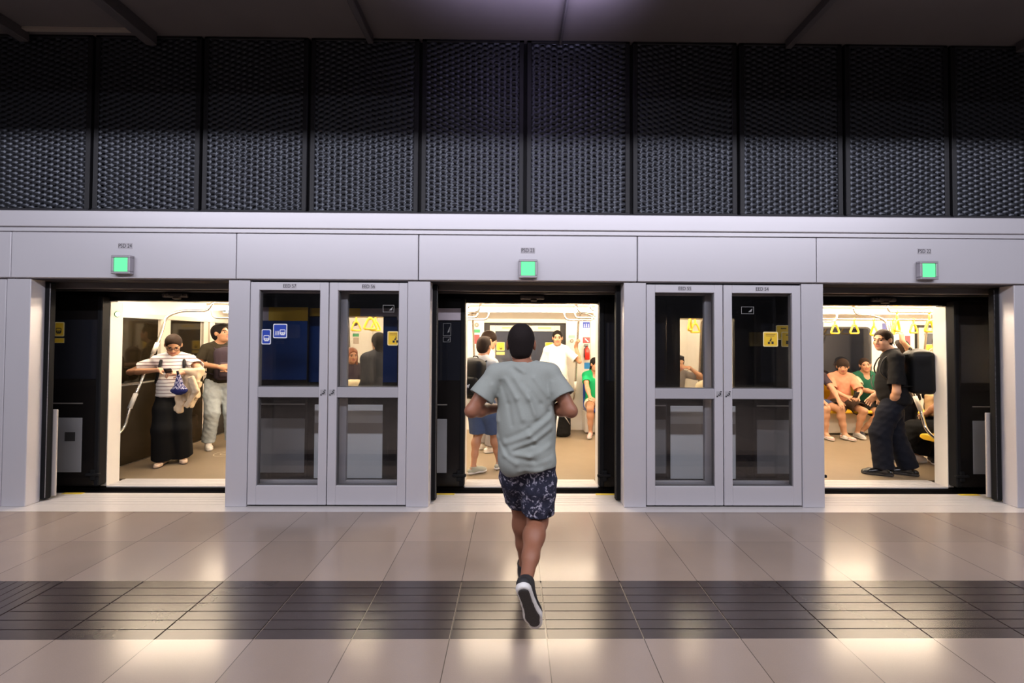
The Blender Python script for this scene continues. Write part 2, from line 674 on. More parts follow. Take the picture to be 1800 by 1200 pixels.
for h, body, (tx, ty), (lx, ly) in ((1, 'PSD 24', (220, 432), (219, 466)), (3, 'PSD 23', (928, 440), (928, 473)), (5, 'PSD 22', (1625, 441.5), (1626, 476))):
    p = at(tx, ty, 3.82)
    mb = MB()
    mb.box((p[0] - .066, 3.8195, p[2] - .026), (p[0] + .066, 3.8225, p[2] + .026), .001)
    pl = mb.build('name_plate', PLATE, HEAD[h])
    text('lettering', body, (p[0], 3.819, p[2] - .001), .052, INK, pl, sx=.80)
    p = at(lx, ly, 3.82)
    root = thing('signal_light', (p[0], 3.822, p[2]), 'square green lit signal on the header under the ' + body + ' plate', 'signal light', 'green door signals')
    s, t = .086, .064
    mb = MB()
    mb.box((p[0] - s, 3.775, p[2] - s), (p[0] + s, 3.822, p[2] - t), .004)
    mb.box((p[0] - s, 3.775, p[2] + t), (p[0] + s, 3.822, p[2] + s), .004)
    mb.box((p[0] - s, 3.775, p[2] - t), (p[0] - t, 3.822, p[2] + t), .004)
    mb.box((p[0] + t, 3.775, p[2] - t), (p[0] + s, 3.822, p[2] + t), .004)
    mb.build('bezel', mat('signal_bezel', (0.42, 0.40, 0.44), .4, .4), root)
    mb = MB()
    mb.box((p[0] - t, 3.785, p[2] - t), (p[0] + t, 3.815, p[2] + t), .003)
    mb.build('lens', LAMPG, root)

# pillars
PB = [(-4.715, -4.495), (-2.667, -2.470), (-0.996, -0.786), (1.037, 1.247), (2.722, 2.930), (4.759, 4.97)]
PL = ['left end pillar beside the left opening', 'pillar between the left opening and emergency door 57', 'pillar between emergency door 56 and the middle opening',
      'pillar between the middle opening and emergency door 55', 'pillar between emergency door 54 and the right opening', 'right end pillar beside the right opening']
for (xa, xb), nm in zip(PB, PL):
    mb = MB()
    mb.box((xa, YW, 0.0), (xb, YW + .12, 2.105), .004)
    o = mb.build('pillar', ALU, None, origin=((xa + xb) / 2, YW, 0))
    tag(o, 'pale grey metal ' + nm, kind='structure')
for xa, xb in ((-8.5, -4.725), (4.98, 8.5)):
    mb = MB()
    mb.box((xa, YW + .003, 0.0), (xb, YW + .06, 2.1), .004)
    tag(mb.build('wall_panel', ALU), 'grey metal screen wall past the end pillar', kind='structure')


# ------------------------------------------------------------------ emergency doors
def icon_turn(cx, cz, y, parent):
    mb = MB()
    pts = [(cx + .011 * math.cos(a), y, cz + .011 * math.sin(a)) for a in np.linspace(-2.6, 1.2, 12)]
    mb.tube(pts, .0045, 6)
    mb.box((cx + .010, y - .002, cz + .018), (cx + .022, y + .002, cz + .026))
    mb.box((cx - .024, y - .002, cz - .028), (cx - .014, y + .002, cz - .016))
    return mb.build('turn_symbol', INK, parent)


def sticker(parent, x0, z0, x1, z1, y, m, name='sticker', border=None, r=.012):
    mb = MB()
    if border is not None:
        mb.prism(rrect(x0, z0, x1, z1, r), y - .0006, y + .0006, 0)
        b = (z1 - z0) * .06
        mb.prism(rrect(x0 + b, z0 + b, x1 - b, z1 - b, r * .8), y - .0012, y + .0004, 1)
        return mb.build(name, [border, m], parent)
    mb.prism(rrect(x0, z0, x1, z1, r), y - .0006, y + .0006)
    return mb.build(name, m, parent)


def pict_gap(st, cx, cz, s, y):
    """person stepping over a gap"""
    mb = MB()
    mb.box((cx - s, y - .0018, cz - s), (cx - s * .25, y + .0004, cz - s * .25))
    mb.box((cx + s * .3, y - .0018, cz - s), (cx + s, y + .0004, cz - s * .15))
    mb.prism([(cx - s * .5, cz - .1 * s), (cx - s * .2, cz + .5 * s), (cx + .2 * s, cz + .9 * s), (cx + .45 * s, cz + .7 * s), (cx + .1 * s, cz + .3 * s), (cx + .3 * s, cz - .1 * s), (cx, cz - .05 * s)][::-1], y - .0018, y + .0004)
    mb.lathe([(.17 * s, -.0018), (.17 * s, .0004)], (cx + .15 * s, y, cz + 1.08 * s), 'y', 10)
    return mb.build('pictogram', INK, st)


def pict_train(st, cx, cz, s, y, m, m2):
    mb = MB()
    mb.prism(rrect(cx - s, cz - .8 * s, cx + s, cz + s, .3 * s, 3), y - .0016, y + .0004, 0)
    mb.box((cx - .75 * s, y - .0022, cz + .05 * s), (cx + .75 * s, y + .0004, cz + .75 * s), 0, 1)
    mb.box((cx - .7 * s, y - .0016, cz - 1.1 * s), (cx + .7 * s, y + .0004, cz - .8 * s), 0, 0)
    mb.box((cx - .45 * s, y - .0022, cz - .5 * s), (cx - .15 * s, y + .0004, cz - .25 * s), 0, 1)
    mb.box((cx + .15 * s, y - .0022, cz - .5 * s), (cx + .45 * s, y + .0004, cz - .25 * s), 0, 1)
    return mb.build('pictogram', [m, m2], st)


EED = [(-2.463, -1.737, 'EED 57', 1), (-1.728, -1.000, 'EED 56', -1), (1.253, 1.973, 'EED 55', 1), (1.983, 2.714, 'EED 54', -1)]
GASK = mat('grey_gasket', (0.10, 0.095, 0.10), .6)
EEDO = {}
for xa, xb, nm, hs in EED:
    root = thing('emergency_door', ((xa + xb) / 2, YW, 0.0), 'grey framed glass emergency door with the plate ' + nm, 'door', 'emergency glass doors')
    EEDO[nm] = root
    st = .079
    z0, z1 = .018, 2.088
    ya, yb = YW + .002, YW + .055
    mb = MB()
    mb.box((xa, ya, z0), (xa + st, yb, z1), .003)
    mb.box((xb - st, ya, z0), (xb, yb, z1), .003)
    mb.box((xa + st, ya, z1 - .075), (xb - st, yb, z1), .003)
    mb.box((xa + st, ya, z0), (xb - st, yb, .195), .003)
    mb.build('frame', ALU, root)
    mb = MB()
    mb.box((xa + st, ya + .004, 1.012), (xb - st, yb, 1.108), .003)
    mb.build('push_bar', ALU_D, root)
    for k, (a, b) in enumerate(((.195, 1.012), (1.108, z1 - .075))):
        mb = MB()
        mb.box((xa + st + .006, YW + .034, a + .006), (xb - st - .006, YW + .042, b - .006))
        mb.build('pane', GLASS, root)
        mb = MB()
        g = .007
        mb.box((xa + st, YW + .02, a), (xa + st + g, YW + .052, b))
        mb.box((xb - st - g, YW + .02, a), (xb - st, YW + .052, b))
        mb.box((xa + st + g, YW + .02, a), (xb - st - g, YW + .052, a + g))
        mb.box((xa + st + g, YW + .02, b - g), (xb - st - g, YW + .052, b))
        mb.build('gasket', GASK, root)
    c = (xa + xb) / 2
    mb = MB()
    mb.box((c - .064, ya - .0015, z1 - .058), (c + .064, ya + .001, z1 - .016))
    pl = mb.build('name_plate', PLATE, root)
    text('lettering', nm, (c, ya - .002, z1 - .0375), .047, INK, pl, sx=.86)
    hx = xb - .05 if hs > 0 else xa + .05
    if hs > 0:
        hx = xb - .037
    else:
        hx = xa + .037
    mb = MB()
    mb.box((hx - .027, ya - .0012, 1.035), (hx + .027, ya + .001, 1.085))
    pl = mb.build('key_plate', mat('key_plate_metal', (.47, .46, .49), .4, .3), root)
    icon_turn(hx, 1.06, ya - .0035, pl)
mb = MB()
for a, b in ((-2.475, -0.99), (1.242, 2.725)):
    mb.box((a, YW + .035, 0.0), (b, YW + .05, .017))
    mb.box((a, YW + .035, 2.089), (b, YW + .05, 2.112))
tag(mb.build('trim_8', GAP), 'dark joints round the emergency doors', kind='structure')

# stickers on the emergency door glass
yg = YW + .033
d57, d56, d54 = EEDO['EED 57'], EEDO['EED 56'], EEDO['EED 54']


def px_rect(x0, y0, x1, y1, Y):
    a, b = at(x0, y1, Y), at(x1, y0, Y)
    return a[0], a[2], b[0], b[2]


r = px_rect(480, 569, 505, 594, yg)
s = sticker(d57, *r, yg, BLU, border=WHT)
c = ((r[0] + r[2]) / 2, (r[1] + r[3]) / 2)
pict_train(s, c[0] + .024, c[1] - .012, .026, yg - .0012, WHT, BLU)
mb = MB()
for i in range(3):
    mb.box((c[0] - .044 + i * .014, yg - .0026, c[1] - .033), (c[0] - .037 + i * .014, yg, c[1] - .008))
    mb.lathe([(.004, -.0026), (.004, 0)], (c[0] - .0405 + i * .014, yg, c[1] - .003), 'y', 8)
mb.box((c[0] - .05, yg - .0026, c[1] - .04), (c[0] - .004, yg, c[1] - .036))
mb.build('queue_symbol', WHT, s)
r = px_rect(459.5, 578.5, 476.5, 605, yg)
s = sticker(d57, *r, yg, BLU, border=WHT)
pict_train(s, (r[0] + r[2]) / 2 + .004, (r[1] + r[3]) / 2 - .012, .027, yg - .0012, WHT, BLU)
r = px_rect(681, 582, 700, 607, yg)
s = sticker(d56, *r, yg, YEL, border=YEL_L)
pict_gap(s, r[0] + .075, (r[1] + r[3]) / 2 - .014, .026, yg - .0012)
mb = MB()
mb.box((r[0] + .02, yg - .0022, r[3] - .026), (r[2] - .01, yg, r[3] - .020))
mb.box((r[0] + .02, yg - .0022, r[3] - .038), (r[2] - .01, yg, r[3] - .033))
mb.build('text_lines', mat('brown_print', (.35, .2, .03), .6), s)
r = px_rect(1341.5, 583, 1367.5, 609, yg)
s = sticker(d54, *r, yg, YEL, border=YEL_L)
pict_gap(s, (r[0] + r[2]) / 2, (r[1] + r[3]) / 2 - .018, .027, yg - .0012)
mb = MB()
mb.box((r[0] + .025, yg - .0022, r[3] - .028), (r[2] - .025, yg, r[3] - .021))
mb.box((r[0] + .025, yg - .0022, r[3] - .042), (r[2] - .035, yg, r[3] - .036))
mb.build('text_lines', mat('brown_print', (.35, .2, .03), .6), s)
OUT = mat('faint_white_outline', (.25, .25, .25), .6)


def outline_sticker(parent, x0, z0, x1, z1, y):
    mb = MB()
    t = .004
    mb.box((x0, y - .001, z0), (x1, y, z0 + t))
    mb.box((x0, y - .001, z1 - t), (x1, y, z1))
    mb.box((x0, y - .001, z0 + t), (x0 + t, y, z1 - t))
    mb.box((x1 - t, y - .001, z0 + t), (x1, y, z1 - t))
    w_, h_ = x1 - x0, z1 - z0
    mb.prism([(x0 + .55 * w_, z0 + .25 * h_), (x0 + .8 * w_, z0 + .3 * h_), (x0 + .88 * w_, z0 + .75 * h_), (x0 + .7 * w_, z0 + .5 * h_)], y - .001, y)
    return mb.build('sticker', OUT, parent)


outline_sticker(d56, *px_rect(673, 536, 693, 548.5, yg), yg)
outline_sticker(d54, *px_rect(1303, 539, 1325, 551.5, yg), yg)

# ------------------------------------------------------------------ platform sliding screen doors (open, parked behind the emergency doors)
side_names = [('left', 'right'), ('left', 'right'), ('left', 'right')]
YP0, YP1 = 3.968, 4.013
PGL = glass('screen_door_glass', (0.96, 0.963, 0.967))
for ci, c in enumerate(PSDC):
    for s in (-1, 1):
        e0 = c + s * (HALF - .045)
        e1 = c + s * (HALF + .895)
        xa, xb = min(e0, e1), max(e0, e1)
        nm = ['PSD 24', 'PSD 23', 'PSD 22'][ci]
        root = thing('sliding_screen_door', ((xa + xb) / 2, YP0, 0), 'open sliding glass screen door parked on the %s side of the %s opening' % ('left' if s < 0 else 'right', nm), 'sliding door', 'open platform screen doors')
        ia, ib = (xa, xa + .075), (xb - .075, xb)
        mb = MB()
        mb.box((ia[0], YP0, .03), (ia[1], YP1, 2.08), .003)
        mb.box((ib[0], YP0, .03), (ib[1], YP1, 2.08), .003)
        mb.box((ia[1], YP0, .03), (ib[0], YP1, .20), .003)
        mb.box((ia[1], YP0, 2.0), (ib[0], YP1, 2.08), .003)
        mb.box((ia[1], YP0, 1.02), (ib[0], YP1, 1.10), .003)
        mb.build('frame', mat('screen_door_frame', (.40, .39, .42), .4, .3), root)
        for a, b in ((.20, 1.02), (1.10, 2.0)):
            mb = MB()
            mb.box((ia[1], YP0 + .02, a), (ib[0], YP0 + .028, b))
            mb.build('pane', PGL, root)
        mb = MB()
        lead = c + s * (HALF - .045)
        mb.box((lead - s * .002, YP0 - .003, .015), (lead + s * .05, YP1 + .01, 2.09), .008)
        mb.build('rubber_edge', BLACK, root)
        if (ci, s) in ((0, -1), (2, 1)):
            mb = MB()
            mb.box((lead - s * .03, YP1 + .012, .03), (lead + s * .03, YP1 + .03, .86), .004)
            mb.build('edge_guard', mat('edge_guard_grey', (.42, .38, .36), .5), root)
# ------------------------------------------------------------------ train
DC = [0.196 + 3.764 * k for k in range(-1, 4)]
DH = 0.712
TY0, TY1 = 4.38, 7.10          # outer skin of the near side, inner face of the far side
TCEIL = 2.08
TXL, TXR = -4.74, 12.6
CREAM = mat('cream_lining', (0.74, 0.70, 0.64), 0.38, noise=0.03, nscale=3)
CREAM_D = mat('cream_trim', (0.60, 0.55, 0.47), 0.4)
SKIN = mat('black_train_skin', (0.007, 0.006, 0.006), 0.25, spec=0.3)
REFLB = mat('painted_blue_reflection', (0.008, 0.032, 0.135), 0.25, spec=0.4)  # blue of a reflection in the door glass, painted onto the train
PANELW = mat('pale_skin_panel', (0.90, 0.92, 0.94), 0.45, noise=0.03, nscale=4)
TFLOOR = mat('train_floor_vinyl', (0.225, 0.170, 0.112), 0.42, noise=0.10, nscale=5, bump=0.05, bscale=9)
DGLASS = mat('dark_window_glass', (0.012, 0.013, 0.018), 0.04, spec=0.6)
TLIGHT = mat('train_light_tube', (1, 0.9, 0.75), .4, emit=(1.0, 0.81, 0.59), estr=35.0)
TLIGHT2 = mat('train_light_tube_near', (1, 0.9, 0.75), .4, emit=(1.0, 0.81, 0.59), estr=52.0)
YSEAT = mat('yellow_seat_plastic', (0.80, 0.50, 0.02), 0.32)
BSEAT = mat('blue_seat_plastic', (0.02, 0.07, 0.42), 0.3)
YGRIP = mat('yellow_grip_plastic', (0.88, 0.58, 0.03), 0.35)
TCLEAR = glass('train_window_glass', (0.86, 0.85, 0.82))
CHROME = mat('chrome_pole', (0.72, 0.68, 0.62), 0.18, 0.95)

train = thing('train', (0.196, 4.38, 0.0), 'lit metro train standing behind the screen doors with open doors', 'train')


def part(mb, name, m, parent=None, smooth=False):
    return mb.build(name, m, parent or train, smooth)


# floor, thresholds, ceiling
mb = MB()
mb.box((TXL, TY0 + .22, -.08), (TXR, TY1 + .1, 0.0))
part(mb, 'floor_deck', TFLOOR)
mb = MB()
mb.box((-7.5, TY0 - .005, -.55), (TXR, TY0 + .04, -.012))
mb.box((-7.5, TY0 - .06, -.62), (TXR, TY0 - .005, -.05))
part(mb, 'skirt', SKIN)
for c in DC[:4]:
    mb = MB()
    mb.box((c - DH, TY0 + .0, -.06), (c + DH, TY0 + .225, .001), .003)
    for k in range(4):
        mb.box((c - DH, TY0 + .03 + .045 * k, .0), (c + DH, TY0 + .052 + .045 * k, .004), .001)
    t = part(mb, 'threshold_plate', SILL)
    t['label'] = 'ribbed pale metal threshold'
mb = MB()
mb.box((TXL, TY0, TCEIL), (TXR, TY1 + .1, TCEIL + .08))
part(mb, 'ceiling_panel', CREAM)
mb = MB()
mb.quad([(TXL, 6.42, TCEIL - .02), (TXR, 6.42, TCEIL - .02), (TXR, 7.10, 1.915), (TXL, 7.10, 1.915)])
mb.quad([(TXL, 7.12, 1.915), (TXR, 7.12, 1.915), (TXR, 7.12, TCEIL), (TXL, 7.12, TCEIL)])
mb.quad([(TXL, 7.10, 1.915), (TXR, 7.10, 1.915), (TXR, 7.12, 1.915), (TXL, 7.12, 1.915)])
part(mb, 'cove_panel', CREAM)
for (y0, y1, z0, z1) in ((6.24, 6.37, 1.985, 2.045), (4.93, 5.05, 2.01, 2.06)):
    for xa, xb in ((TXL + .1, 3.9), (3.96, TXR - .1)):
        mb = MB()
        mb.box((xa, y0, z0), (xb, y1, z1), .012)
        part(mb, 'light_tube', TLIGHT if y0 > 6 else TLIGHT2)
        mb = MB()
        mb.box((xa, y0 - .02, z1), (xb, y1 + .02, TCEIL + .01))
        part(mb, 'light_housing', CREAM)
mb = MB()
for k in range(60):
    x = TXL + .1 + k * .29
    mb.box((x, 5.35, TCEIL - .006), (x + .16, 5.9, TCEIL + .002))
part(mb, 'ceiling_grille', mat('ceiling_grille_grey', (.40, .36, .31), .5))

# near side wall, bay by bay
WIN_Z0, WIN_Z1 = 1.036, 1.80
bays = []
for i in range(4):
    bays.append((DC[i] + DH, DC[i + 1] - DH))
for bi, (xa, xb) in enumerate(bays):
    mid = (xa + xb) / 2
    wa, wb = mid - .295, mid + .295
    skin = SKIN
    mb = MB()
    for (a, b, c, d) in ((xa, wa, -.01, 1.95), (wb, xb, -.01, 1.95), (wa, wb, -.01, WIN_Z0), (wa, wb, WIN_Z1, 1.95)):
        mb.box((a, TY0, c), (b, TY0 + .04, d))
    sd = part(mb, 'side_wall', skin)
    mb = MB()
    for (a, b, c, d) in ((xa, wa, 0, 1.95), (wb, xb, 0, 1.95), (wa, wb, 0, WIN_Z0), (wa, wb, WIN_Z1, 1.95)):
        mb.box((a, TY0 + .04, c), (b, TY0 + .11, d), .003)
    part(mb, 'inner_lining', CREAM)
    mb = MB()
    mb.box((wa, TY0 + .012, WIN_Z0), (wb, TY0 + .02, WIN_Z1))
    part(mb, 'window_pane', TCLEAR)
    mb = MB()
    mb.box((mid - (.42, .40, .29, .29)[bi], TY0 - .006, .085), (mid + .30, TY0 + .002, .862), .003)
    lp = part(mb, 'lower_panel', PANELW)
    mb = MB()
    mb.box((mid - (.42, .40, .29, .29)[bi], TY0 - .007, .56), (mid + .30, TY0 - .005, .67))
    part(mb, 'panel_band', mat('pale_skin_band', (.55, .52, .49), .5), lp)
    if bi == 0:  # reflected band and navy areas painted on the body as colour patches
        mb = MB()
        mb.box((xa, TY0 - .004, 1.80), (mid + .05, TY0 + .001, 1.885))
        part(mb, 'yellow_reflection_band', mat('painted_yellow_reflection', (.80, .52, .03), .4))
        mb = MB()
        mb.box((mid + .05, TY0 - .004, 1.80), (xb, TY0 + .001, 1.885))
        part(mb, 'grey_reflection_band', mat('painted_grey_reflection', (.45, .40, .45), .4))
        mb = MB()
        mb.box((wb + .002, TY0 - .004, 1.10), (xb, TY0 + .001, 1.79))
        part(mb, 'blue_reflection_patch', REFLB)
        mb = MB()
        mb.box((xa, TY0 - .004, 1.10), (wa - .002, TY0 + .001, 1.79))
        part(mb, 'blue_reflection_patch', REFLB)
# upper body band and door head
mb = MB()
mb.box((-7.5, TY0 - .01, 1.95), (TXR, TY0 + .11, 2.40))
part(mb, 'upper_body', SKIN)
mb = MB()
mb.box((-7.5, TY0 - .03, 2.045), (TXR, TY0 - .008, 2.062), .003)
part(mb, 'door_guide_rail', mat('dull_rail', (.35, .32, .29), .4, .6))
mb = MB()
mb.box((-7.5, TY0, -.01), (DC[0] - DH, TY0 + .08, 1.95))
part(mb, 'cab_side', SKIN)
mb = MB()
mb.box((-7.5, TY0, 2.40), (TXR, 7.3, 2.5))
part(mb, 'roof', SKIN)
for c in DC[:4]:
    for s in (-1, 1):
        e = c + s * DH
        mb = MB()
        mb.box((e - s * .006, TY0 - .003, 0.0), (e + s * .06, TY0 + .140, 1.944), .003)
        jb = part(mb, 'door_jamb', CREAM)
    mb = MB()
    mb.box((c - .13, TY0 - .055, 1.985), (c + .13, TY0 - .012, 2.03), .01)
    mb.box((c - .02, TY0 - .06, 1.965), (c + .05, TY0 - .012, 1.99), .008)
    for dx in (-.10, -.06, .08):
        mb.lathe([(.014, -.07), (.014, -.05)], (c + dx, TY0, 2.01), 'y', 10)
    part(mb, 'door_hanger', mat('hanger_metal', (.14, .12, .11), .4, .6))
# round door-release lamp on the left jamb
p = at(206, 552, TY0 + .06)
mb = MB()
mb.lathe([(.034, -.004), (.034, .006), (.030, .010)], (DC[0] - DH, TY0 + .07, p[2]), 'x', 18)
lampring = part(mb, 'door_lamp', mat('green_ring', (.05, .22, .07), .4))
mb = MB()
mb.lathe([(.026, .008), (.024, .014)], (DC[0] - DH, TY0 + .07, p[2]), 'x', 18)
part(mb, 'lamp_lens', mat('white_lamp_lens', (1, 1, 1), .3, emit=(1, .98, .9), estr=2.5), lampring)

# open outer door leaves parked along the skin
for i, c in enumerate(DC[:4]):
    for s in (-1, 1):
        e0, e1 = c + s * (DH + .0), c + s * (DH + .705)
        xa, xb = min(e0, e1), max(e0, e1)
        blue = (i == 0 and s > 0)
        y0, y1 = TY0 - .085, TY0 - .035
        mb = MB()
        mb.box((xa, y0, .02), (xb, y1, 2.0), .012)
        lf = part(mb, 'door_leaf', SKIN)
        mb = MB()
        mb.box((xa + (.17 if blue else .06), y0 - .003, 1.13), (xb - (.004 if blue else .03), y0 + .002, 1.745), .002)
        part(mb, 'leaf_pane', REFLB if blue else DGLASS, lf)  # the blue pane is a painted reflection, the others dark glass
        a, b = (c + s * (DH + .175)), (c + s * (DH + .69))
        mb = MB()
        mb.box((min(a, b), y0 - .004, .17), (max(a, b), y0 + .002, .73), .003)
        lp = part(mb, 'leaf_panel', mat('dim_leaf_panel', (.24, .24, .25), .5), lf)
        mb = MB()
        mb.box((min(a, b), y0 - .006, .872), (max(a, b), y0 + .002, .884))
        part(mb, 'trim_line', mat('dull_rail', (.35, .32, .29), .4, .6), lf)
        if i == 0 and s < 0:
            mb = MB()
            mb.box((xat(119, y0), y0 - .006, zat(775, y0, 128)), (xat(137, y0), y0 - .003, zat(759, y0, 128)))
            part(mb, 'key_slot', mat('slot_dark', (.03, .03, .03), .5), lp)
        if i == 0 and s > 0:  # grey and yellow of the reflected band, painted on this leaf
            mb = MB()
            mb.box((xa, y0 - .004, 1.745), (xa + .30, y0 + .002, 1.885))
            part(mb, 'grey_reflection_band', mat('painted_grey_reflection', (.45, .40, .45), .4), lf)
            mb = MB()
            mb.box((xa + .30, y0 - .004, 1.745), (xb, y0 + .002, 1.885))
            part(mb, 'yellow_reflection_band', mat('painted_yellow_reflection', (.80, .52, .03), .4), lf)
        if i == 1 and s < 0:  # grey end of the reflected band, painted on as colour
            mb = MB()
            mb.box((xa, y0 - .004, 1.76), (xb, y0 + .002, 1.885))
            gs = part(mb, 'grey_reflection_band', mat('painted_grey_reflection', (.45, .40, .45), .4), lf)
            text('lettering', 'SANTIAGO', ((xa + .22), y0 - .006, 1.825), .085, mat('faint_letter_grey', (.65, .6, .66), .5), gs)
        if i == 0 and s < 0:
            r = px_rect(97, 566, 114.5, 591, y0)
            st_ = sticker(lf, *r, y0 - .006, YEL, border=YEL_L)
            pict_train(st_, (r[0] + r[2]) / 2 - .006, (r[1] + r[3]) / 2 - .015, .028, y0 - .007, INK, YEL)
            r = px_rect(96.5, 594, 114, 602.5, y0)
            sticker(lf, *r, y0 - .006, YEL, border=YEL_L, name='text_strip', r=.004)
        if i == 1 and s < 0:
            outline_sticker(lf, *px_rect(779, 568, 793, 590, y0), y0 - .006)
            outline_sticker(lf, *px_rect(779, 592, 792, 601, y0), y0 - .006)
        if i == 2 and s < 0:
            for q_, yo in (((1363.5, 571.5, 1388, 597), .006), ((1372.5, 583, 1397.5, 609.5), .009)):
                r = px_rect(*q_, y0)
                st_ = sticker(lf, *r, y0 - yo, YEL, border=YEL_L)
                mb = MB()
                mb.box((r[0] + .05, y0 - yo - .002, r[1] + .03), (r[2] - .03, y0 - yo, r[1] + .065))
                mb.box((r[0] + .05, y0 - yo - .002, r[3] - .04), (r[2] - .04, y0 - yo, r[3] - .03))
                part(mb, 'pictogram', INK, st_)
        # leading edge rubber and the bottom guide bracket
        le = c + s * (DH - .008)
        mb = MB()
        mb.box((min(le, le + s * .05), y0 - .01, .03), (max(le, le + s * .05), y1 + .03, 1.99), .008)
        part(mb, 'rubber_edge', BLACK, lf)
        mb = MB()
        q = c + s * (DH - .03)
        mb.box((min(q, q + s * .14), y0 - .03, .135), (max(q, q + s * .14), y0 + .0, .165), .006)
        mb.box((min(q + s * .05, q + s * .10), y0 - .02, .09), (max(q + s * .05, q + s * .10), y0 + .0, .20), .006)
        part(mb, 'guide_bracket', BLACK, lf)

# far side: bays with windows, doors with dark glass
for i in range(-1, 4):
    xa = (DC[i] + DH) if i >= 0 else TXL
    xb = DC[i + 1] - DH if i >= 0 else DC[0] - DH
    mid = (xa + xb) / 2
    mb = MB()
    if i < 0:
        mb.box((xa, TY1, 0), (xb, TY1 + .1, 1.93))
        part(mb, 'far_wall', CREAM)
        continue
    wa, wb = mid - .52, mid + .37
    for (a, b, c, d) in ((xa, wa, 0, 1.93), (wb, xb, 0, 1.93), (wa, wb, 0, 1.0), (wa, wb, 1.78, 1.93)):
        mb.box((a, TY1, c), (b, TY1 + .1, d))
    part(mb, 'far_wall', CREAM)
    mb = MB()
    mb.prism(rrect(wa - .03, .97, wb + .03, 1.81, .10, 6), TY1 - .012, TY1 + .03)
    wf = part(mb, 'far_window', mat('dark_window_gasket', (.02, .018, .018), .5))
    mb = MB()
    mb.prism(rrect(wa, 1.0, wb, 1.78, .08, 6), TY1 - .016, TY1 - .01)
    part(mb, 'pane', DGLASS, wf)
    mb = MB()
    mb.box((xa + .42, TY1 - .004, 0), (xa + .426, TY1 + .01, 1.9))
    mb.box((xb - .426, TY1 - .004, 0), (xb - .42, TY1 + .01, 1.9))
    part(mb, 'panel_joint', mat('lining_joint', (.25, .2, .15), .6))
for i, c in enumerate(DC[:4]):
    mb = MB()
    mb.box((c - DH, TY1 + .06, 0), (c + DH, TY1 + .1, 1.93))
    fd = part(mb, 'far_door_recess', mat('recess_black', (.015, .013, .012), .6))
    mb = MB()
    mb.box((c - DH, TY1 + .0, 1.845), (c + DH, TY1 + .06, 1.93), .004)
    part(mb, 'far_door_head', CREAM_D)
    for s in (-1, 1):
        e0, e1 = c + s * .012, c + s * (DH - .10)
        xa, xb = min(e0, e1), max(e0, e1)
        st = .095
        mb = MB()
        ya, yb = TY1 + .02, TY1 + .06
        mb.box((xa, ya, .01), (xa + st, yb, 1.80), .004)
        mb.box((xb - st, ya, .01), (xb, yb, 1.80), .004)
        mb.box((xa + st, ya, 1.70), (xb - st, yb, 1.80), .004)
        mb.box((xa + st, ya, .01), (xb - st, yb, .12), .004)
        lf = part(mb, 'far_door_leaf', CREAM_D)
        mb = MB()
        mb.box((xa + st, ya + .012, .12), (xb - st, ya + .02, 1.70))
        part(mb, 'pane', mat('bluish_dark_glass', (.05, .055, .075), .05, spec=.6), lf)
        mb = MB()
        mb.box((xa + st + .12, ya - .002, 1.745), (xb - st - .06, ya + .001, 1.772))
        part(mb, 'yellow_strip', mat('pale_yellow_print', (.78, .58, .16), .5), lf)
        xs = xa + st + .02 if s < 0 else xb - st - .165
        st_ = sticker(lf, xs, 1.36, xs + .145, 1.51, ya + .01, YEL, border=YEL_L)
        pict_train(st_, xs + .08, 1.41, .024, ya + .009, INK, YEL)
        sticker(lf, xs, 1.29, xs + .145, 1.34, ya + .01, mat('pale_yellow_print', (.78, .58, .16), .5), 'text_strip', r=.004)
    mb = MB()
    mb.box((c - .012, TY1 + .015, .01), (c + .012, TY1 + .06, 1.84))
    part(mb, 'door_seal', BLACK)

# benches along the far side and the near side
def bench(xa, xb, far, first_blue=False):
    n = max(1, int((xb - xa) / .46))
    wd = (xb - xa) / n
    mb = MB()
    if far:
        mb.box((xa, 6.80, 0.02), (xb, TY1, .36), .01)
    else:
        mb.box((xa, TY0 + .11, 0.02), (xb, 4.78, .36), .01)
    bs = part(mb, 'bench_base', mat('bench_base_cream', (.66, .60, .52), .4))
    for k in range(n):
        x0, x1 = xa + k * wd + .012, xa + (k + 1) * wd - .012
        mb = MB()
        prof = [(0.0, .40), (.03, .445), (.12, .452), (.30, .438), (.42, .43), (.47, .47), (.52, .62), (.545, .85), (.525, .88), (.50, .85), (.475, .62), (.44, .49)]
        prof = [(0.0, .395), (.012, .43), (.04, .447), (.12, .45), (.28, .435), (.40, .43), (.455, .47), (.48, .62), (.495, .84), (.515, .86), (.535, .84), (.52, .60), (.50, .40), (.30, .375), (.05, .375)]
        P = []
        for x in (x0, x1):
            for d, z in prof:
                P.append((x, (6.60 + d * .93) if far else (TY0 + .11 + .50 - d * .93), z))
        m_ = len(prof)
        b0 = len(mb.v)
        mb.v += P
        mb.f += [tuple(range(b0, b0 + m_)), tuple(range(b0 + m_, b0 + 2 * m_))[::-1]]
        mb.m += [0, 0]
        for q in range(m_):
            r_ = (q + 1) % m_
            mb.f.append((b0 + q, b0 + r_, b0 + m_ + r_, b0 + m_ + q))
            mb.m.append(0)
        o = part(mb, 'seat', BSEAT if (first_blue and k == 0) else YSEAT)
        smooth_by_angle(o, 50)
        bv = o.modifiers.new('soft', 'BEVEL')
        bv.width = .012
        bv.segments = 2


for i in range(3):
    xa, xb = DC[i] + DH + .28, DC[i + 1] - DH - .28
    if i == 0:
        continue
    bench(xa, xb, True, first_blue=(i == 1))
    bench(xa, xb, False)
bench(DC[3] + DH + .28, DC[3] + DH + 2.1, True)


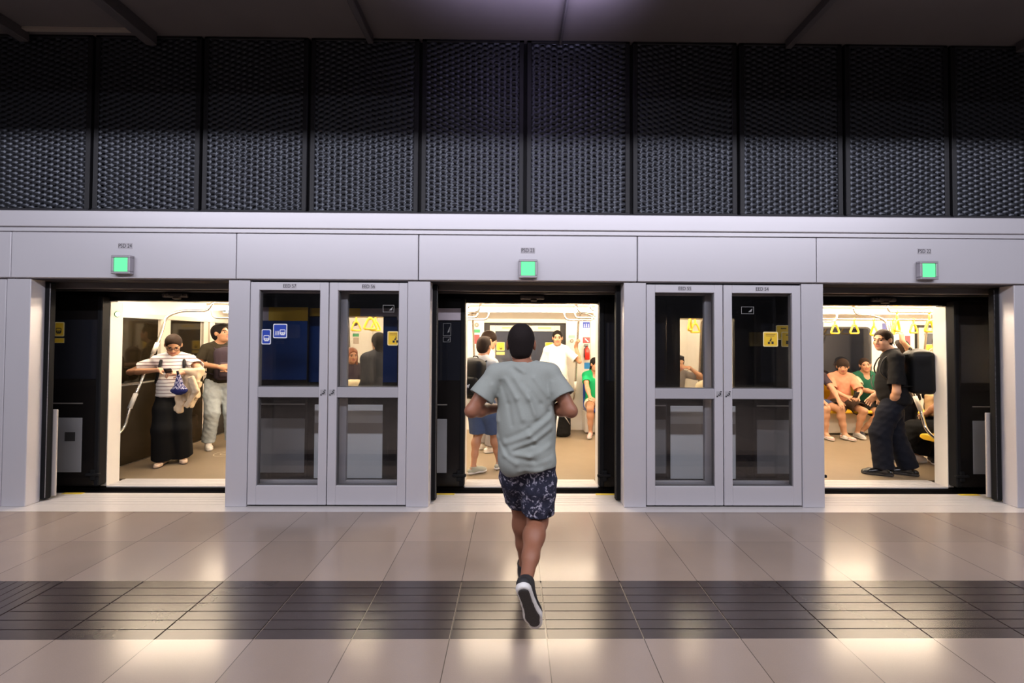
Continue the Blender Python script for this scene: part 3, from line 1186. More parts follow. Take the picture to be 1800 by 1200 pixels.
# grab poles, rails
def bend(pts, r=.08, n=6):
    P = [np.array(p, float) for p in pts]
    out = [P[0]]
    for i in range(1, len(P) - 1):
        a, b, c = P[i - 1], P[i], P[i + 1]
        u, v = (a - b), (c - b)
        lu, lv = np.linalg.norm(u), np.linalg.norm(v)
        rr = min(r, lu * .45, lv * .45)
        p0, p1 = b + u / lu * rr, b + v / lv * rr
        for k in range(n + 1):
            t = k / n
            out.append((1 - t) ** 2 * p0 + 2 * t * (1 - t) * b + t * t * p1)
    out.append(P[-1])
    return out


for i, c in enumerate(DC[:4]):
    for s in (-1, 1):
        X = c + s * (DH + .17)
        # near side screen pole: bends out of the wall, leans inwards, bends up into the ceiling
        if i == 0 and s < 0:
            X = -4.45
            pts = [(X - .06, 4.53, .40), (X - .02, 4.62, .42), (X, 4.75, .52), (X, 4.80, .72), (X, 5.22, 1.62), (X, 5.27, 1.83), (X + .12, 5.36, 1.91), (X + .38, 5.5, 1.92), (X + .44, 5.5, 2.08)]
        else:
            pts = [(X, 4.53, .40), (X, 4.62, .42), (X, 4.78, .52), (X, 4.83, .72), (X, 5.22, 1.62), (X, 5.27, 1.83), (X - s * .10, 5.36, 1.91), (X - s * .22, 5.5, 1.92), (X - s * .25, 5.5, 2.08)]
        mb = MB()
        mb.tube(bend(pts, .12), .017, 10)
        po = part(mb, 'grab_pole', CHROME, None, True)
        mb = MB()
        a, b = np.array(pts[3]), np.array(pts[4])
        for f0, f1 in ((.02, .20), (.72, .86)):
            mb = MB()
            mb.tube([a + (b - a) * f0, a + (b - a) * f1], .023, 12)
            part(mb, 'pole_sleeve', mat('pale_pole_sleeve', (.72, .68, .62), .4), po, True)
        if i == 0 and s < 0:
            mb = MB()
            q = a + (b - a) * .33
            mb.tube([(q[0], q[1], q[2]), (q[0] - .1, 4.62, q[2] - .015), (q[0] - .12, 4.50, q[2] - .02)], .016, 10)
            part(mb, 'side_bar', CHROME, po, True)
        # far side pole, nearly upright beside the far door
        X = c + s * (DH + .125)
        mb = MB()
        pts = [(X - s * .01, TY1, .52), (X - s * .01, 6.98, .54), (X, 6.90, .70), (X + s * .03, 6.72, 1.86), (X + s * .03, 6.60, 1.93), (X + s * .03, 6.5, 2.08)]
        mb.tube(bend(pts, .12), .017, 10)
        po = part(mb, 'grab_pole', CHROME, None, True)
        mb = MB()
        mb.tube([(X, 6.90, .70), (X + s * .004, 6.875, .86)], .023, 12)
        part(mb, 'pole_sleeve', mat('pale_pole_sleeve', (.72, .68, .62), .4), po, True)
RAILY = (6.42, 5.12)
for i in range(3):
    xa, xb = DC[i] + DH + .05, DC[i + 1] - DH - .05
    for ry, rz in ((RAILY[0], 1.905), (RAILY[1], 1.93)):
        mb = MB()
        mb.tube(bend([(xa, ry, 2.08), (xa, ry, rz), (xb, ry, rz), (xb, ry, 2.08)], .06), .015, 10)
        part(mb, 'overhead_rail', CHROME, None, True)
# rounded pole loops under the ceiling at the doors
for i, c in enumerate(DC[:4]):
    for s in (-1, 1):
        X = c + s * .80
        mb = MB()
        mb.tube(bend([(X + s * .25, 6.30, 2.08), (X + s * .25, 6.30, 1.86), (X - s * .22, 6.30, 1.86), (X - s * .22, 6.30, 2.08)], .16, 8), .013, 10)
        part(mb, 'ceiling_loop', CHROME, None, True)
# low seat screen rails seen through the window of emergency door 56
mb = MB()
xw = xat(638, 5.9)
mb.tube(bend([(xw - .05, 5.9, .0), (xw - .05, 5.9, 1.19), (xw + .22, 5.9, 1.19), (xw + .22, 5.9, .0)], .07), .02, 10)
mb.tube([(xw - .05, 5.9, 1.0), (xw + .22, 5.9, 1.0)], .018, 10)
mb.tube([(xw + .09, 5.9, .0), (xw + .09, 5.9, 1.19)], .015, 10)
mb.tube([(xw - .05, 5.9, .62), (xw + .22, 5.9, .72)], .015, 10)
part(mb, 'seat_screen_rail', CHROME, None, True)

# bulkhead at the cab end
mb = MB()
mb.box((TXL - .1, 4.46, 0), (TXL - .01, TY1 + .1, TCEIL))
part(mb, 'bulkhead', CREAM)
BRZ = mat('bronze_polished_panel', (0.030, 0.019, 0.008), 0.22, 0.25, spec=.3, noise=.3, nscale=3)
mb = MB()
mb.box((TXL - .012, 4.52, .01), (TXL + .012, 5.56, .98), .004)
mb.box((TXL - .012, 5.57, .01), (TXL + .012, 6.30, .98), .004)
part(mb, 'bulkhead_dado', BRZ)
mb = MB()
mb.box((TXL - .012, 6.52, .01), (TXL + .006, TY1, 1.80), .004)
part(mb, 'cab_door', mat('dark_cab_door', (.02, .017, .014), .3))
for ya, yb in ((4.56, 5.50), (5.70, 6.24)):
    mb = MB()
    mb.box((TXL - .012, ya, 1.0), (TXL + .004, yb, 1.80), .003)
    part(mb, 'bulkhead_window', mat('brown_dark_glass', (.014, .010, .005), .06, spec=.32))
for ya, yb in ((5.52, 5.67), (6.27, 6.36), (6.40, 6.50)):
    mb = MB()
    mb.box((TXL - .012, ya, 0.98), (TXL + .03, yb, 1.80), .004)
    part(mb, 'bulkhead_post', CREAM_D)
mb = MB()
mb.box((TXL - .012, 4.5, 1.80), (TXL + .03, 6.52, 1.86), .004)
part(mb, 'bulkhead_beam', CREAM_D)
p = at(396, 545, 6.6)
mb = MB()
mb.box((p[0] - .04, 6.58, p[2] - .05), (p[0] + .06, 6.66, p[2] + .05), .015)
cc = part(mb, 'camera_box', WHT)
mb = MB()
mb.lathe([(.02, -.02), (.024, .0)], (p[0] + .005, 6.58, p[2]), 'y', 14)
part(mb, 'camera_lens', INK, cc)

# floor ring decal
p = on_floor(396, 797)
mb = MB()
for r0, r1 in ((.125, .135), (.05, .06)):
    k = 36
    for j in range(k):
        a, b = 2 * PI * j / k, 2 * PI * (j + 1) / k
        mb.quad([(p[0] + r * math.cos(t), p[1] + r * math.sin(t), .0015) for r, t in ((r0, a), (r1, a), (r1, b), (r0, b))])
part(mb, 'floor_decal', mat('worn_white_paint', (.62, .55, .44), .6))

# notices on the far wall
def wall_sticker(px0, py0, px1, py1, m, nm='notice', border=None, Y=TY1 - .003):
    return sticker(train, *px_rect(px0, py0, px1, py1, Y), Y, m, nm, border, r=.006)


n_ = wall_sticker(1024.5, 566, 1037, 576, BLU)
r = px_rect(1024.5, 566, 1037, 576, TY1 - .004)
mb = MB()
for dx, h in ((-.035, .055), (0, .062), (.035, .055)):
    cx_ = (r[0] + r[2]) / 2 + dx
    mb.box((cx_ - .008, TY1 - .006, r[1] + .012), (cx_ + .008, TY1 - .003, r[1] + h * .75))
    mb.lathe([(.009, -.006), (.009, -.003)], (cx_, TY1, r[1] + h), 'y', 8)
part(mb, 'pictogram', WHT, n_)
n_ = wall_sticker(1024.5, 592.5, 1037, 603, RED)
r = px_rect(1024.5, 592.5, 1037, 603, TY1 - .004)
mb = MB()
mb.prism([(r[0] + .03, r[3] - .03), (r[0] + .045, r[3] - .018), (r[2] - .02, r[1] + .03), (r[2] - .035, r[1] + .018)][::-1], TY1 - .006, TY1 - .003)
part(mb, 'pictogram', WHT, n_)
wall_sticker(1027, 637, 1037, 648, mat('sky_blue_sticker', (.03, .25, .60), .5))
wall_sticker(999.5, 589, 1011, 594, mat('teal_sticker', (.25, .42, .36), .5))
wall_sticker(833.5, 579, 844, 584.5, GRN)
wall_sticker(833.5, 588, 843, 604, RED)
wall_sticker(1551, 568, 1561, 579, mat('navy_sticker', (.10, .11, .35), .5))
wall_sticker(1591, 590, 1600, 608, RED)
wall_sticker(620, 586, 631, 591.5, GRN)
wall_sticker(621, 593, 631, 604, mat('grey_notice', (.45, .35, .28), .5))
for (px, py, rr, nm) in ((838, 571, .038, 'alarm_dial'), (1005, 599, .032, 'alarm_dial'), (624.5, 568.5, .042, 'wall_speaker')):
    p = at(px, py, TY1)
    mb = MB()
    mb.lathe([(rr, -.014), (rr * .92, -.02), (rr * .5, -.02), (rr * .45, -.012)][::-1] if False else [(rr, 0), (rr, -.014), (rr * .9, -.02)], (p[0], TY1, p[2]), 'y', 18)
    d_ = part(mb, nm, mat('dial_grey', (.28, .24, .19), .5) if nm == 'alarm_dial' else mat('speaker_maroon', (.06, .015, .012), .5))
    mb = MB()
    mb.lathe([(rr * .4, -.02), (rr * .4, -.024)], (p[0], TY1, p[2]), 'y', 12)
    part(mb, 'dial_centre', INK if nm == 'wall_speaker' else CREAM_D, d_)
# tunnel wall behind the train
mb = MB()
mb.box((-9, 8.2, -1), (14, 8.4, 4.4))
tag(mb.build('wall_tunnel', mat('tunnel_black', (.02, .02, .02), .9)), kind='structure')
mb = MB()
mb.box((-9, 4.185, -1.0), (14, 8.2, -.9))
tag(mb.build('trim_9', mat('tunnel_black', (.02, .02, .02), .9)), 'dark track bed below the train', kind='structure')
mb = MB()
mb.box((-9, 4.10, 2.045), (9, 4.16, 2.115), .004)
tag(mb.build('trim_10', mat('track_cover', (.20, .185, .185), .45, .3)), 'dull metal track cover over the sliding doors', kind='structure')

# ------------------------------------------------------------------ strap handles
def strap(px, py_bot, Y, z_rail, rot, label):
    p = at(px, py_bot, Y)
    zr = z_rail
    root = thing('strap_handle', (p[0], Y, zr), label, 'strap handle', 'yellow strap handles on the overhead rails')
    zb = p[2]
    h = .135
    mb = MB()
    mb.tube([(p[0], Y + .017 * math.cos(a), zr + .019 * math.sin(a)) for a in np.linspace(0, 2 * PI, 13)[:-1]], .006, 6, closed=True)
    mb.box((p[0] - .014, Y - .004, zb + h - .01), (p[0] + .014, Y + .004, zr - .012), .002)
    o = mb.build('strap', YGRIP, root, True)
    mb = MB()
    ca, sa = math.cos(rot), math.sin(rot)
    tri = [(-.068, 0), (.068, 0), (.072, .025), (.022, h), (-.022, h), (-.072, .025)]
    P = bend([(p[0] + x * ca, Y + x * sa, zb + .012 + z) for x, z in tri] + [(p[0] - .068 * ca, Y - .068 * sa, zb + .012)], .02, 3)
    mb.tube(P, .0135, 8, closed=False)
    mb.build('grip', YGRIP, root, True)


strap(1468, 587, RAILY[0], 1.905, .15, 'yellow strap handle, first from the left in the right doorway, above the boy')
strap(1502, 587, RAILY[0], 1.905, .1, 'yellow strap handle, second from the left in the right doorway')
strap(1536.5, 590, RAILY[0], 1.905, 1.45, 'yellow strap handle seen edge-on above the head of the black-shirted man')
strap(1570, 588, RAILY[0], 1.905, .6, 'yellow strap handle beside the small blue notice in the right doorway')
strap(1606, 586, RAILY[0], 1.905, .2, 'yellow strap handle left of the yellow door notice in the right doorway')
strap(1577, 583, RAILY[1], 1.93, .5, 'yellow strap handle gripped by the raised arm in the right doorway')
strap(1634, 584, RAILY[1], 1.93, .2, 'large yellow strap handle next to the right train jamb')
strap(651, 580, RAILY[1], 1.93, .4, 'yellow strap handle in the window of emergency door 56, left of its pair')
strap(660, 582, RAILY[0], 1.905, .5, 'smaller yellow strap handle in the window of emergency door 56, right of its pair')
strap(626, 582, RAILY[0], 1.905, .7, 'yellow strap handle below the round dark speaker on the far wall')
strap(1213, 582, RAILY[1], 1.93, .9, 'yellow strap handle in the window of emergency door 55, left of its pair')
strap(1222, 585, RAILY[0], 1.905, .1, 'yellow triangular strap handle in the window of emergency door 55, right of its pair')
strap(1291, 582, RAILY[1], 1.93, .6, 'yellow strap handle at the left edge of the glass of emergency door 54')

# fire extinguisher
p = at(1032, 622, TY1 - .07)
fx = thing('fire_extinguisher', (p[0], TY1 - .07, p[2] - .11), 'small red fire extinguisher hung on the far train wall under a red notice', 'fire extinguisher')
REDP = mat('extinguisher_red', (.62, .03, .02), .25)
mb = MB()
mb.lathe([(.035, -.10), (.046, -.09), (.046, .07), (.03, .10), (.016, .115), (.016, .13)], (p[0], TY1 - .07, p[2]), 'z', 18)
mb.build('bottle', REDP, fx, True)
mb = MB()
mb.box((p[0] - .06, TY1 - .08, p[2] + .128), (p[0] + .02, TY1 - .06, p[2] + .148), .004)
mb.box((p[0] - .055, TY1 - .08, p[2] + .155), (p[0] + .02, TY1 - .06, p[2] + .167), .004)
mb.build('valve_handle', INK, fx)
mb = MB()
mb.tube([(p[0] - .02, TY1 - .09, p[2] + .13), (p[0] - .055, TY1 - .10, p[2] + .08), (p[0] - .056, TY1 - .10, p[2] - .02), (p[0] - .052, TY1 - .1, p[2] - .06)], .009, 8)
mb.build('hose', INK, fx, True)
# ------------------------------------------------------------------ implicit-surface figures
V3 = lambda *a: np.array(a, float)


def unit(v):
    v = np.asarray(v, float)
    return v / (np.linalg.norm(v) + 1e-12)


class Field:
    CAP = 0.15

    def __init__(s, lo, hi, h):
        s.h = h
        s.lo = np.asarray(lo, float) - 3 * h
        n = np.ceil((np.asarray(hi, float) + 3 * h - s.lo) / h).astype(int) + 1
        s.n = n
        s.f = np.full(n, s.CAP, np.float32)

    def reg(s, lo, hi):
        a = np.maximum(0, np.floor((np.asarray(lo) - s.lo) / s.h).astype(int))
        b = np.minimum(s.n, np.ceil((np.asarray(hi) - s.lo) / s.h).astype(int) + 1)
        if (b <= a).any():
            return None, None, None, None
        sl = tuple(slice(i, j) for i, j in zip(a, b))
        ax = [(s.lo[k] + s.h * np.arange(a[k], b[k])).astype(np.float32) for k in range(3)]
        return sl, ax[0][:, None, None], ax[1][None, :, None], ax[2][None, None, :]

    @staticmethod
    def dist(p, X, Y, Z):
        k = p[0]
        if k == 'c':
            a, b, ra, rb = p[1:5]
            ab = b - a
            L = float(ab @ ab) + 1e-12
            x, y, z = X - a[0], Y - a[1], Z - a[2]
            t = np.clip((x * ab[0] + y * ab[1] + z * ab[2]) / L, 0, 1)
            d = np.sqrt((x - t * ab[0]) ** 2 + (y - t * ab[1]) ** 2 + (z - t * ab[2]) ** 2) - (ra + (rb - ra) * t)
            if len(p) > 5 and p[5] is not None:
                q, nn = p[5]
                d = np.maximum(d, (X - q[0]) * nn[0] + (Y - q[1]) * nn[1] + (Z - q[2]) * nn[2])
            return d
        if k == 'e':
            c, r, R = p[1], p[2], p[3]
            x, y, z = X - c[0], Y - c[1], Z - c[2]
            u = [x * R[i][0] + y * R[i][1] + z * R[i][2] for i in range(3)]
            k0 = np.sqrt((u[0] / r[0]) ** 2 + (u[1] / r[1]) ** 2 + (u[2] / r[2]) ** 2)
            k1 = np.sqrt((u[0] / r[0] ** 2) ** 2 + (u[1] / r[1] ** 2) ** 2 + (u[2] / r[2] ** 2) ** 2) + 1e-9
            return k0 * (k0 - 1) / k1
        if k == 'b':
            c, hs, R, rd = p[1:5]
            x, y, z = X - c[0], Y - c[1], Z - c[2]
            q = [np.abs(x * R[i][0] + y * R[i][1] + z * R[i][2]) - (hs[i] - rd) for i in range(3)]
            out = np.sqrt(np.maximum(q[0], 0) ** 2 + np.maximum(q[1], 0) ** 2 + np.maximum(q[2], 0) ** 2)
            return out + np.minimum(np.maximum(np.maximum(q[0], q[1]), q[2]), 0) - rd

    @staticmethod
    def bounds(p):
        if p[0] == 'c':
            a, b, ra, rb = p[1:5]
            return np.minimum(a - ra, b - rb), np.maximum(a + ra, b + rb)
        r = max(p[2]) if p[0] == 'e' else float(np.linalg.norm(p[2]))
        return p[1] - r, p[1] + r

    def add(s, p, k=0.02):
        lo, hi = s.bounds(p)
        pad = k + 3 * s.h
        sl, X, Y, Z = s.reg(lo - pad, hi + pad)
        if sl is None:
            return
        d = s.dist(p, X, Y, Z)
        a = s.f[sl]
        if k > 0:
            hh = np.maximum(k - np.abs(a - d), 0) / k
            s.f[sl] = np.minimum(a, d) - hh * hh * k * .25
        else:
            s.f[sl] = np.minimum(a, d)

    def sub(s, p, k=0.008):
        lo, hi = s.bounds(p)
        pad = k + 3 * s.h
        sl, X, Y, Z = s.reg(lo - pad, hi + pad)
        if sl is None:
            return
        d = -s.dist(p, X, Y, Z)
        a = s.f[sl]
        hh = np.maximum(k - np.abs(a - d), 0) / k
        s.f[sl] = np.maximum(a, d) + hh * hh * k * .25

    def cut(s, q, n, lo=None, hi=None):
        """remove the side the normal points to"""
        sl, X, Y, Z = s.reg(s.lo if lo is None else lo, s.lo + s.h * s.n if hi is None else hi)
        if sl is None:
            return
        s.f[sl] = np.maximum(s.f[sl], ((X - q[0]) * n[0] + (Y - q[1]) * n[1] + (Z - q[2]) * n[2]).astype(np.float32))

    def warp(s, fn):
        sl, X, Y, Z = s.reg(s.lo, s.lo + s.h * s.n)
        m = np.abs(s.f) < 0.05
        I = np.nonzero(m)
        P = [X[I[0], 0, 0], Y[0, I[1], 0], Z[0, 0, I[2]]]
        s.f[I] += fn(*P).astype(np.float32)

    def mesh(s):
        f = s.f
        ins = f < 0
        c = np.zeros(tuple(s.n - 1), np.int8)
        for i in (0, 1):
            for j in (0, 1):
                for k in (0, 1):
                    c += ins[i:s.n[0] - 1 + i, j:s.n[1] - 1 + j, k:s.n[2] - 1 + k]
        act = (c > 0) & (c < 8)
        I = np.stack(np.nonzero(act), -1)
        idx = np.full(tuple(s.n - 1), -1, np.int32)
        idx[act] = np.arange(len(I))
        acc = np.zeros((len(I), 3), np.float32)
        cnt = np.zeros(len(I), np.float32)
        co = [(i, j, k) for i in (0, 1) for j in (0, 1) for k in (0, 1)]
        val = {o: f[I[:, 0] + o[0], I[:, 1] + o[1], I[:, 2] + o[2]] for o in co}
        for a in co:
            for d in range(3):
                if a[d]:
                    continue
                b = list(a)
                b[d] = 1
                b = tuple(b)
                va, vb = val[a], val[b]
                m = (va < 0) != (vb < 0)
                t = np.where(m, va / np.where(m, va - vb, 1), 0)
                p = np.zeros((len(I), 3), np.float32)
                for q in range(3):
                    p[:, q] = a[q]
                p[:, d] += t
                acc += np.where(m[:, None], p, 0)
                cnt += m
        V = s.lo + s.h * (I + acc / np.maximum(cnt, 1)[:, None])
        quads = []
        for d in range(3):
            e, g = (d + 1) % 3, (d + 2) % 3
            sa = [slice(None)] * 3
            sb = [slice(None)] * 3
            sa[d], sb[d] = slice(0, -1), slice(1, None)
            A, B = ins[tuple(sa)], ins[tuple(sb)]
            X = A != B
            J = np.stack(np.nonzero(X), -1)
            ok = (J[:, e] > 0) & (J[:, g] > 0) & (J[:, e] < s.n[e] - 1) & (J[:, g] < s.n[g] - 1)
            J = J[ok]
            flip = A[J[:, 0], J[:, 1], J[:, 2]]
            def cell(de, dg):
                K = J.copy()
                K[:, e] -= de
                K[:, g] -= dg
                return idx[K[:, 0], K[:, 1], K[:, 2]]
            q = np.stack([cell(1, 1), cell(0, 1), cell(0, 0), cell(1, 0)], -1)
            q[~flip] = q[~flip][:, ::-1]
            quads.append(q)
        Q = np.concatenate(quads)
        return V, Q[(Q >= 0).all(1)]

    def build(s, name, mats, parent, matfn=None, relax=1):
        V, Q = s.mesh()
        if len(V) == 0:
            return None
        for _ in range(relax):
            A = np.zeros_like(V)
            n = np.zeros(len(V))
            for a, b in ((0, 1), (1, 2), (2, 3), (3, 0)):
                np.add.at(A, Q[:, a], V[Q[:, b]])
                np.add.at(n, Q[:, a], 1)
            V = .45 * V + .55 * A / np.maximum(n, 1)[:, None]
        me = bpy.data.meshes.new(name)
        off = parent_origin(parent)
        me.vertices.add(len(V))
        me.vertices.foreach_set('co', (V - off).astype(np.float32).ravel())
        me.loops.add(len(Q) * 4)
        me.loops.foreach_set('vertex_index', Q.ravel().astype(np.int32))
        me.polygons.add(len(Q))
        me.polygons.foreach_set('loop_start', np.arange(0, len(Q) * 4, 4, dtype=np.int32))
        me.polygons.foreach_set('loop_total', np.full(len(Q), 4, np.int32))
        mats = mats if isinstance(mats, (list, tuple)) else [mats]
        for m in mats:
            me.materials.append(m)
        if matfn is not None:
            C = V[Q].mean(1)
            me.polygons.foreach_set('material_index', matfn(C).astype(np.int32))
        me.polygons.foreach_set('use_smooth', np.ones(len(Q), bool))
        me.update(calc_edges=True)
        me.validate()
        o = bpy.data.objects.new(name, me)
        COL.objects.link(o)
        o.parent = parent
        return o


def ik(a, t, l1, l2, pole):
    d = t - a
    D = np.linalg.norm(d)
    D2 = min(max(D, abs(l1 - l2) + 1e-3), l1 + l2 - 1e-3)
    u = d / (D + 1e-9)
    t = a + u * D2
    x = (l1 * l1 - l2 * l2 + D2 * D2) / (2 * D2)
    h = math.sqrt(max(l1 * l1 - x * x, 0))
    p = np.asarray(pole, float)
    p = p - u * (p @ u)
    return a + u * x + unit(p) * h, t


SKINS = {
    'tan': mat('skin_tan', (0.46, 0.235, 0.135), .5, sss=.05),
    'brown': mat('skin_brown', (0.285, 0.115, 0.065), .5, sss=.05, bump=.05, bscale=40),
    'light': mat('skin_light', (0.55, 0.31, 0.19), .5, sss=.05),
    'mid': mat('skin_mid', (0.40, 0.19, 0.105), .5, sss=.05),
}
LIPS = mat('lips', (0.36, 0.11, 0.09), .45)
EYEW = mat('eye_white', (.75, .72, .68), .25)
EYEB = mat('eye_dark', (.015, .008, .005), .15)
HAIRB = mat('black_hair', (0.010, 0.008, 0.007), .75, spec=.12, bump=.35, bscale=90)
HAIRD = mat('dark_brown_hair', (0.022, 0.012, 0.008), .7, spec=.15, bump=.35, bscale=90)
HAIRR = mat('auburn_hair', (0.22, 0.07, 0.025), .45, bump=.35, bscale=90)


class Person:
    """joints in world space; F forward, R right, U up"""

    def __init__(s, x, y, face, H=1.72, build=1.0, label='', cat='person', seat=None, floor=0.0):
        a = math.radians(face)
        s.F = V3(math.cos(a), math.sin(a), 0)
        s.R = V3(s.F[1], -s.F[0], 0)
        s.U = V3(0, 0, 1)
        s.k = H / 1.75
        s.H = H
        s.b = build
        s.O = V3(x, y, floor)
        s.seat = seat
        k = s.k
        s.root = thing('person', s.O, label, 'person')
        s.J = {}
        pz = .935 * k if seat is None else seat + .10 * k
        s.J['pelvis'] = s.O + V3(0, 0, pz)
        s.leanf = 0.0
        s.hw = 1.07
        s.hk = 1.0

    def w(s, r, f, u):
        return s.O + s.R * r + s.F * f + s.U * u

    def torso(s, lean=0.0, side=0.0, twist=0.0, hip_shift=(0, 0, 0), head=(0, 0), headtilt=0.0, neckf=0.0):
        """lean: forward degrees, side: degrees to own right; head: (yaw to own right, pitch down) in degrees"""
        k, J = s.k, s.J
        J['pelvis'] = J['pelvis'] + s.R * hip_shift[0] + s.F * hip_shift[1] + s.U * hip_shift[2]
        l, sd, tw = map(math.radians, (lean, side, twist))
        up = unit(s.U * math.cos(l) * math.cos(sd) + s.F * math.sin(l) + s.R * math.sin(sd))
        s.up = up
        rt = unit(s.R * math.cos(tw) - s.F * math.sin(tw))
        rt = unit(rt - up * (rt @ up))
        s.rt = rt
        s.fw = np.cross(up, rt)
        J['waist'] = J['pelvis'] + up * .14 * k
        J['chest'] = J['pelvis'] + up * .33 * k
        J['neck'] = J['pelvis'] + up * .535 * k - s.fw * .012 * k
        yaw, pit = map(math.radians, head)
        hd = J['neck'] + up * .145 * k + s.fw * (.035 + neckf) * k
        J['head'] = hd
        f0 = unit(s.F * math.cos(yaw) + s.R * math.sin(yaw))
        f0 = unit(f0 * math.cos(pit) - s.U * math.sin(pit))
        ht = math.radians(headtilt)
        r0 = unit(np.cross(f0, s.U))
        u0 = np.cross(r0, f0)
        s.hr = unit(r0 * math.cos(ht) - u0 * math.sin(ht))
        s.hu = np.cross(s.hr, f0)
        s.hf = f0
        for sd_, nm in ((-1, 'L'), (1, 'R')):
            J['sh' + nm] = J['neck'] - up * .075 * k + rt * sd_ * .172 * k * (.6 + .4 * s.b)
            J['hip' + nm] = J['pelvis'] - s.U * .02 * k + s.R * sd_ * .088 * k
        return s

    def arm(s, nm, hand=None, pole=(0, -1, -.5), d=None, n=None, elbow=None, curl=.5, wrist=None):
        """hand target = wrist position in own frame (right, forward, up from floor) or world via wrist"""
        k = s.k
        tgt = s.w(*[v for v in hand]) if wrist is None else np.asarray(wrist, float)
        pl = s.R * pole[0] + s.F * pole[1] + s.U * pole[2]
        if elbow is not None:
            s.J['el' + nm] = np.asarray(elbow, float)
            s.J['wr' + nm] = tgt
        else:
            s.J['el' + nm], s.J['wr' + nm] = ik(s.J['sh' + nm], tgt, .285 * k, .255 * k, pl)
        e, wv = s.J['el' + nm], s.J['wr' + nm]
        dd = unit(wv - e) if d is None else unit(s.R * d[0] + s.F * d[1] + s.U * d[2])
        if n is None:
            nn = -s.R if nm == 'R' else s.R
        else:
            nn = s.R * n[0] + s.F * n[1] + s.U * n[2]
        nn = unit(nn - dd * (nn @ dd))
        s.J['hd' + nm] = (dd, nn, curl)
        return s

    def leg(s, nm, foot=None, pole=(0, 1, 0), toe=(0, 1, 0), ankle=None, knee=None, up=None):
        k = s.k
        a = s.w(*foot) if ankle is None else np.asarray(ankle, float)
        pl = s.R * pole[0] + s.F * pole[1] + s.U * pole[2]
        if knee is not None:
            s.J['kn' + nm] = np.asarray(knee, float)
            s.J['an' + nm] = a
        else:
            s.J['kn' + nm], s.J['an' + nm] = ik(s.J['hip' + nm], a, .43 * k, .42 * k, pl)
        td = unit(s.R * toe[0] + s.F * toe[1] + s.U * toe[2])
        u = s.U if up is None else unit(up)
        u = unit(u - td * (u @ td))
        s.J['ft' + nm] = (td, u)
        return s

    # ---- primitive lists
    def M(s):
        return (s.rt, s.fw, s.up)

    def torso_prims(s, g=0.0, belly=1.0, chest=1.0):
        k, J, b = s.k, s.J, s.b
        M = s.M()
        P = []
        P.append((('e', J['pelvis'] + s.up * .0, (np.array([.150 * b * s.hk, .104 * b * s.hk, .12]) * k + g), M), .04))
        P.append((('e', J['waist'] + s.fw * .012 * k, (np.array([.128 * b * belly, .095 * b * belly, .14]) * k + g), M), .06))
        P.append((('e', J['chest'] + s.fw * .004 * k, (np.array([.146 * b * chest, .100 * b * chest, .18]) * k + g), M), .06))
        P.append((('c', J['shL'] - s.rt * -.02 * k, J['shR'] - s.rt * .02 * k, .052 * k + g, .052 * k + g), .05))
        for nm in 'LR':
            P.append((('c', J['neck'] + s.up * .01 * k, J['sh' + nm] + s.up * .02 * k, .042 * k + g, .036 * k + g), .05))
        return P

    def glutes(s, g=0.0):
        k, J = s.k, s.J
        out = []
        for nm, sd in (('L', -1), ('R', 1)):
            back = -s.F
            out.append((('e', J['hip' + nm] - s.F * .045 * k + s.R * sd * -.005 * k - s.U * .01 * k, np.array([.085, .085, .095]) * k * (.5 + .5 * s.b) * s.hk + g, s.M()), .03))
        return out

    def arm_chain(s, nm, g=0.0):
        k, J = s.k, s.J
        b = .55 + .45 * s.b
        sh, el, wr = J['sh' + nm], J['el' + nm], J['wr' + nm]
        m1 = sh + (el - sh) * .45
        m2 = el + (wr - el) * .28
        return [(sh, .050 * k * b + g), (m1, .046 * k * b + g), (el, .037 * k * b + g), (m2, .040 * k * b + g), (wr, .026 * k + g)]

    def leg_chain(s, nm, g=0.0):
        k, J = s.k, s.J
        b = .5 + .5 * s.b
        h, kn, an = J['hip' + nm], J['kn' + nm], J['an' + nm]
        back = unit(np.cross(unit(kn - h), s.R)) if False else None
        t1 = h + (kn - h) * .4
        calf = kn + (an - kn) * .30
        # calf bulges to the back of the shin
        sh = unit(an - kn)
        td = s.J['ft' + nm][0]
        bk = -(td - sh * (td @ sh))
        bk = unit(bk) if np.linalg.norm(bk) > .05 else -s.F
        s3 = kn + (an - kn) * .62
        return [(h, .088 * k * b + g), (t1, .080 * k * b + g), (kn + bk * .004, .056 * k * b + g), (calf + bk * .016 * k, .057 * k * b + g), (s3 + bk * .006 * k, .042 * k * b + g), (an, .032 * k + g)]

    @staticmethod
    def chain(F, ch, k=.02):
        for (a, ra), (b, rb) in zip(ch[:-1], ch[1:]):
            F.add(('c', a, b, ra, rb), k)

    def hand_prims(s, nm):
        k = s.k * 1.03
        W = s.J['wr' + nm]
        d, n, curl = s.J['hd' + nm]
        t = np.cross(n, d) if nm == 'R' else np.cross(d, n)   # towards the thumb
        R_ = (t, d, n)
        out = [(('b', W + d * .05 * k, np.array([.038, .052, .0165]) * k, R_, .015 * k), .012),
               (('c', W - d * .01, W + d * .02 * k, .027 * k, .026 * k), .015)]
        for i, (o, L) in enumerate(((.030, .068), (.010, .076), (-.010, .071), (-.029, .056))):
            p = W + d * .098 * k + t * o * k * 1.08
            a = curl * .55
            for seg, fr in enumerate((.42, .33, .25)):
                q = p + (d * math.cos(a) + n * math.sin(a)) * L * fr * k + t * o * .12 * fr
                out.append((('c', p, q, (.0088 - .0008 * seg) * k, (.0084 - .0008 * seg) * k), .004))
                p = q
                a += curl * 1.0
        p = W + d * .030 * k + t * .032 * k
        q = p + (t * .72 + d * .60 + n * .35 * (0.4 + curl)) * .040 * k
        r = q + (t * .25 + d * .85 + n * .5 * curl) * .032 * k
        out.append((('c', p, q, .0125 * k, .0105 * k), .01))
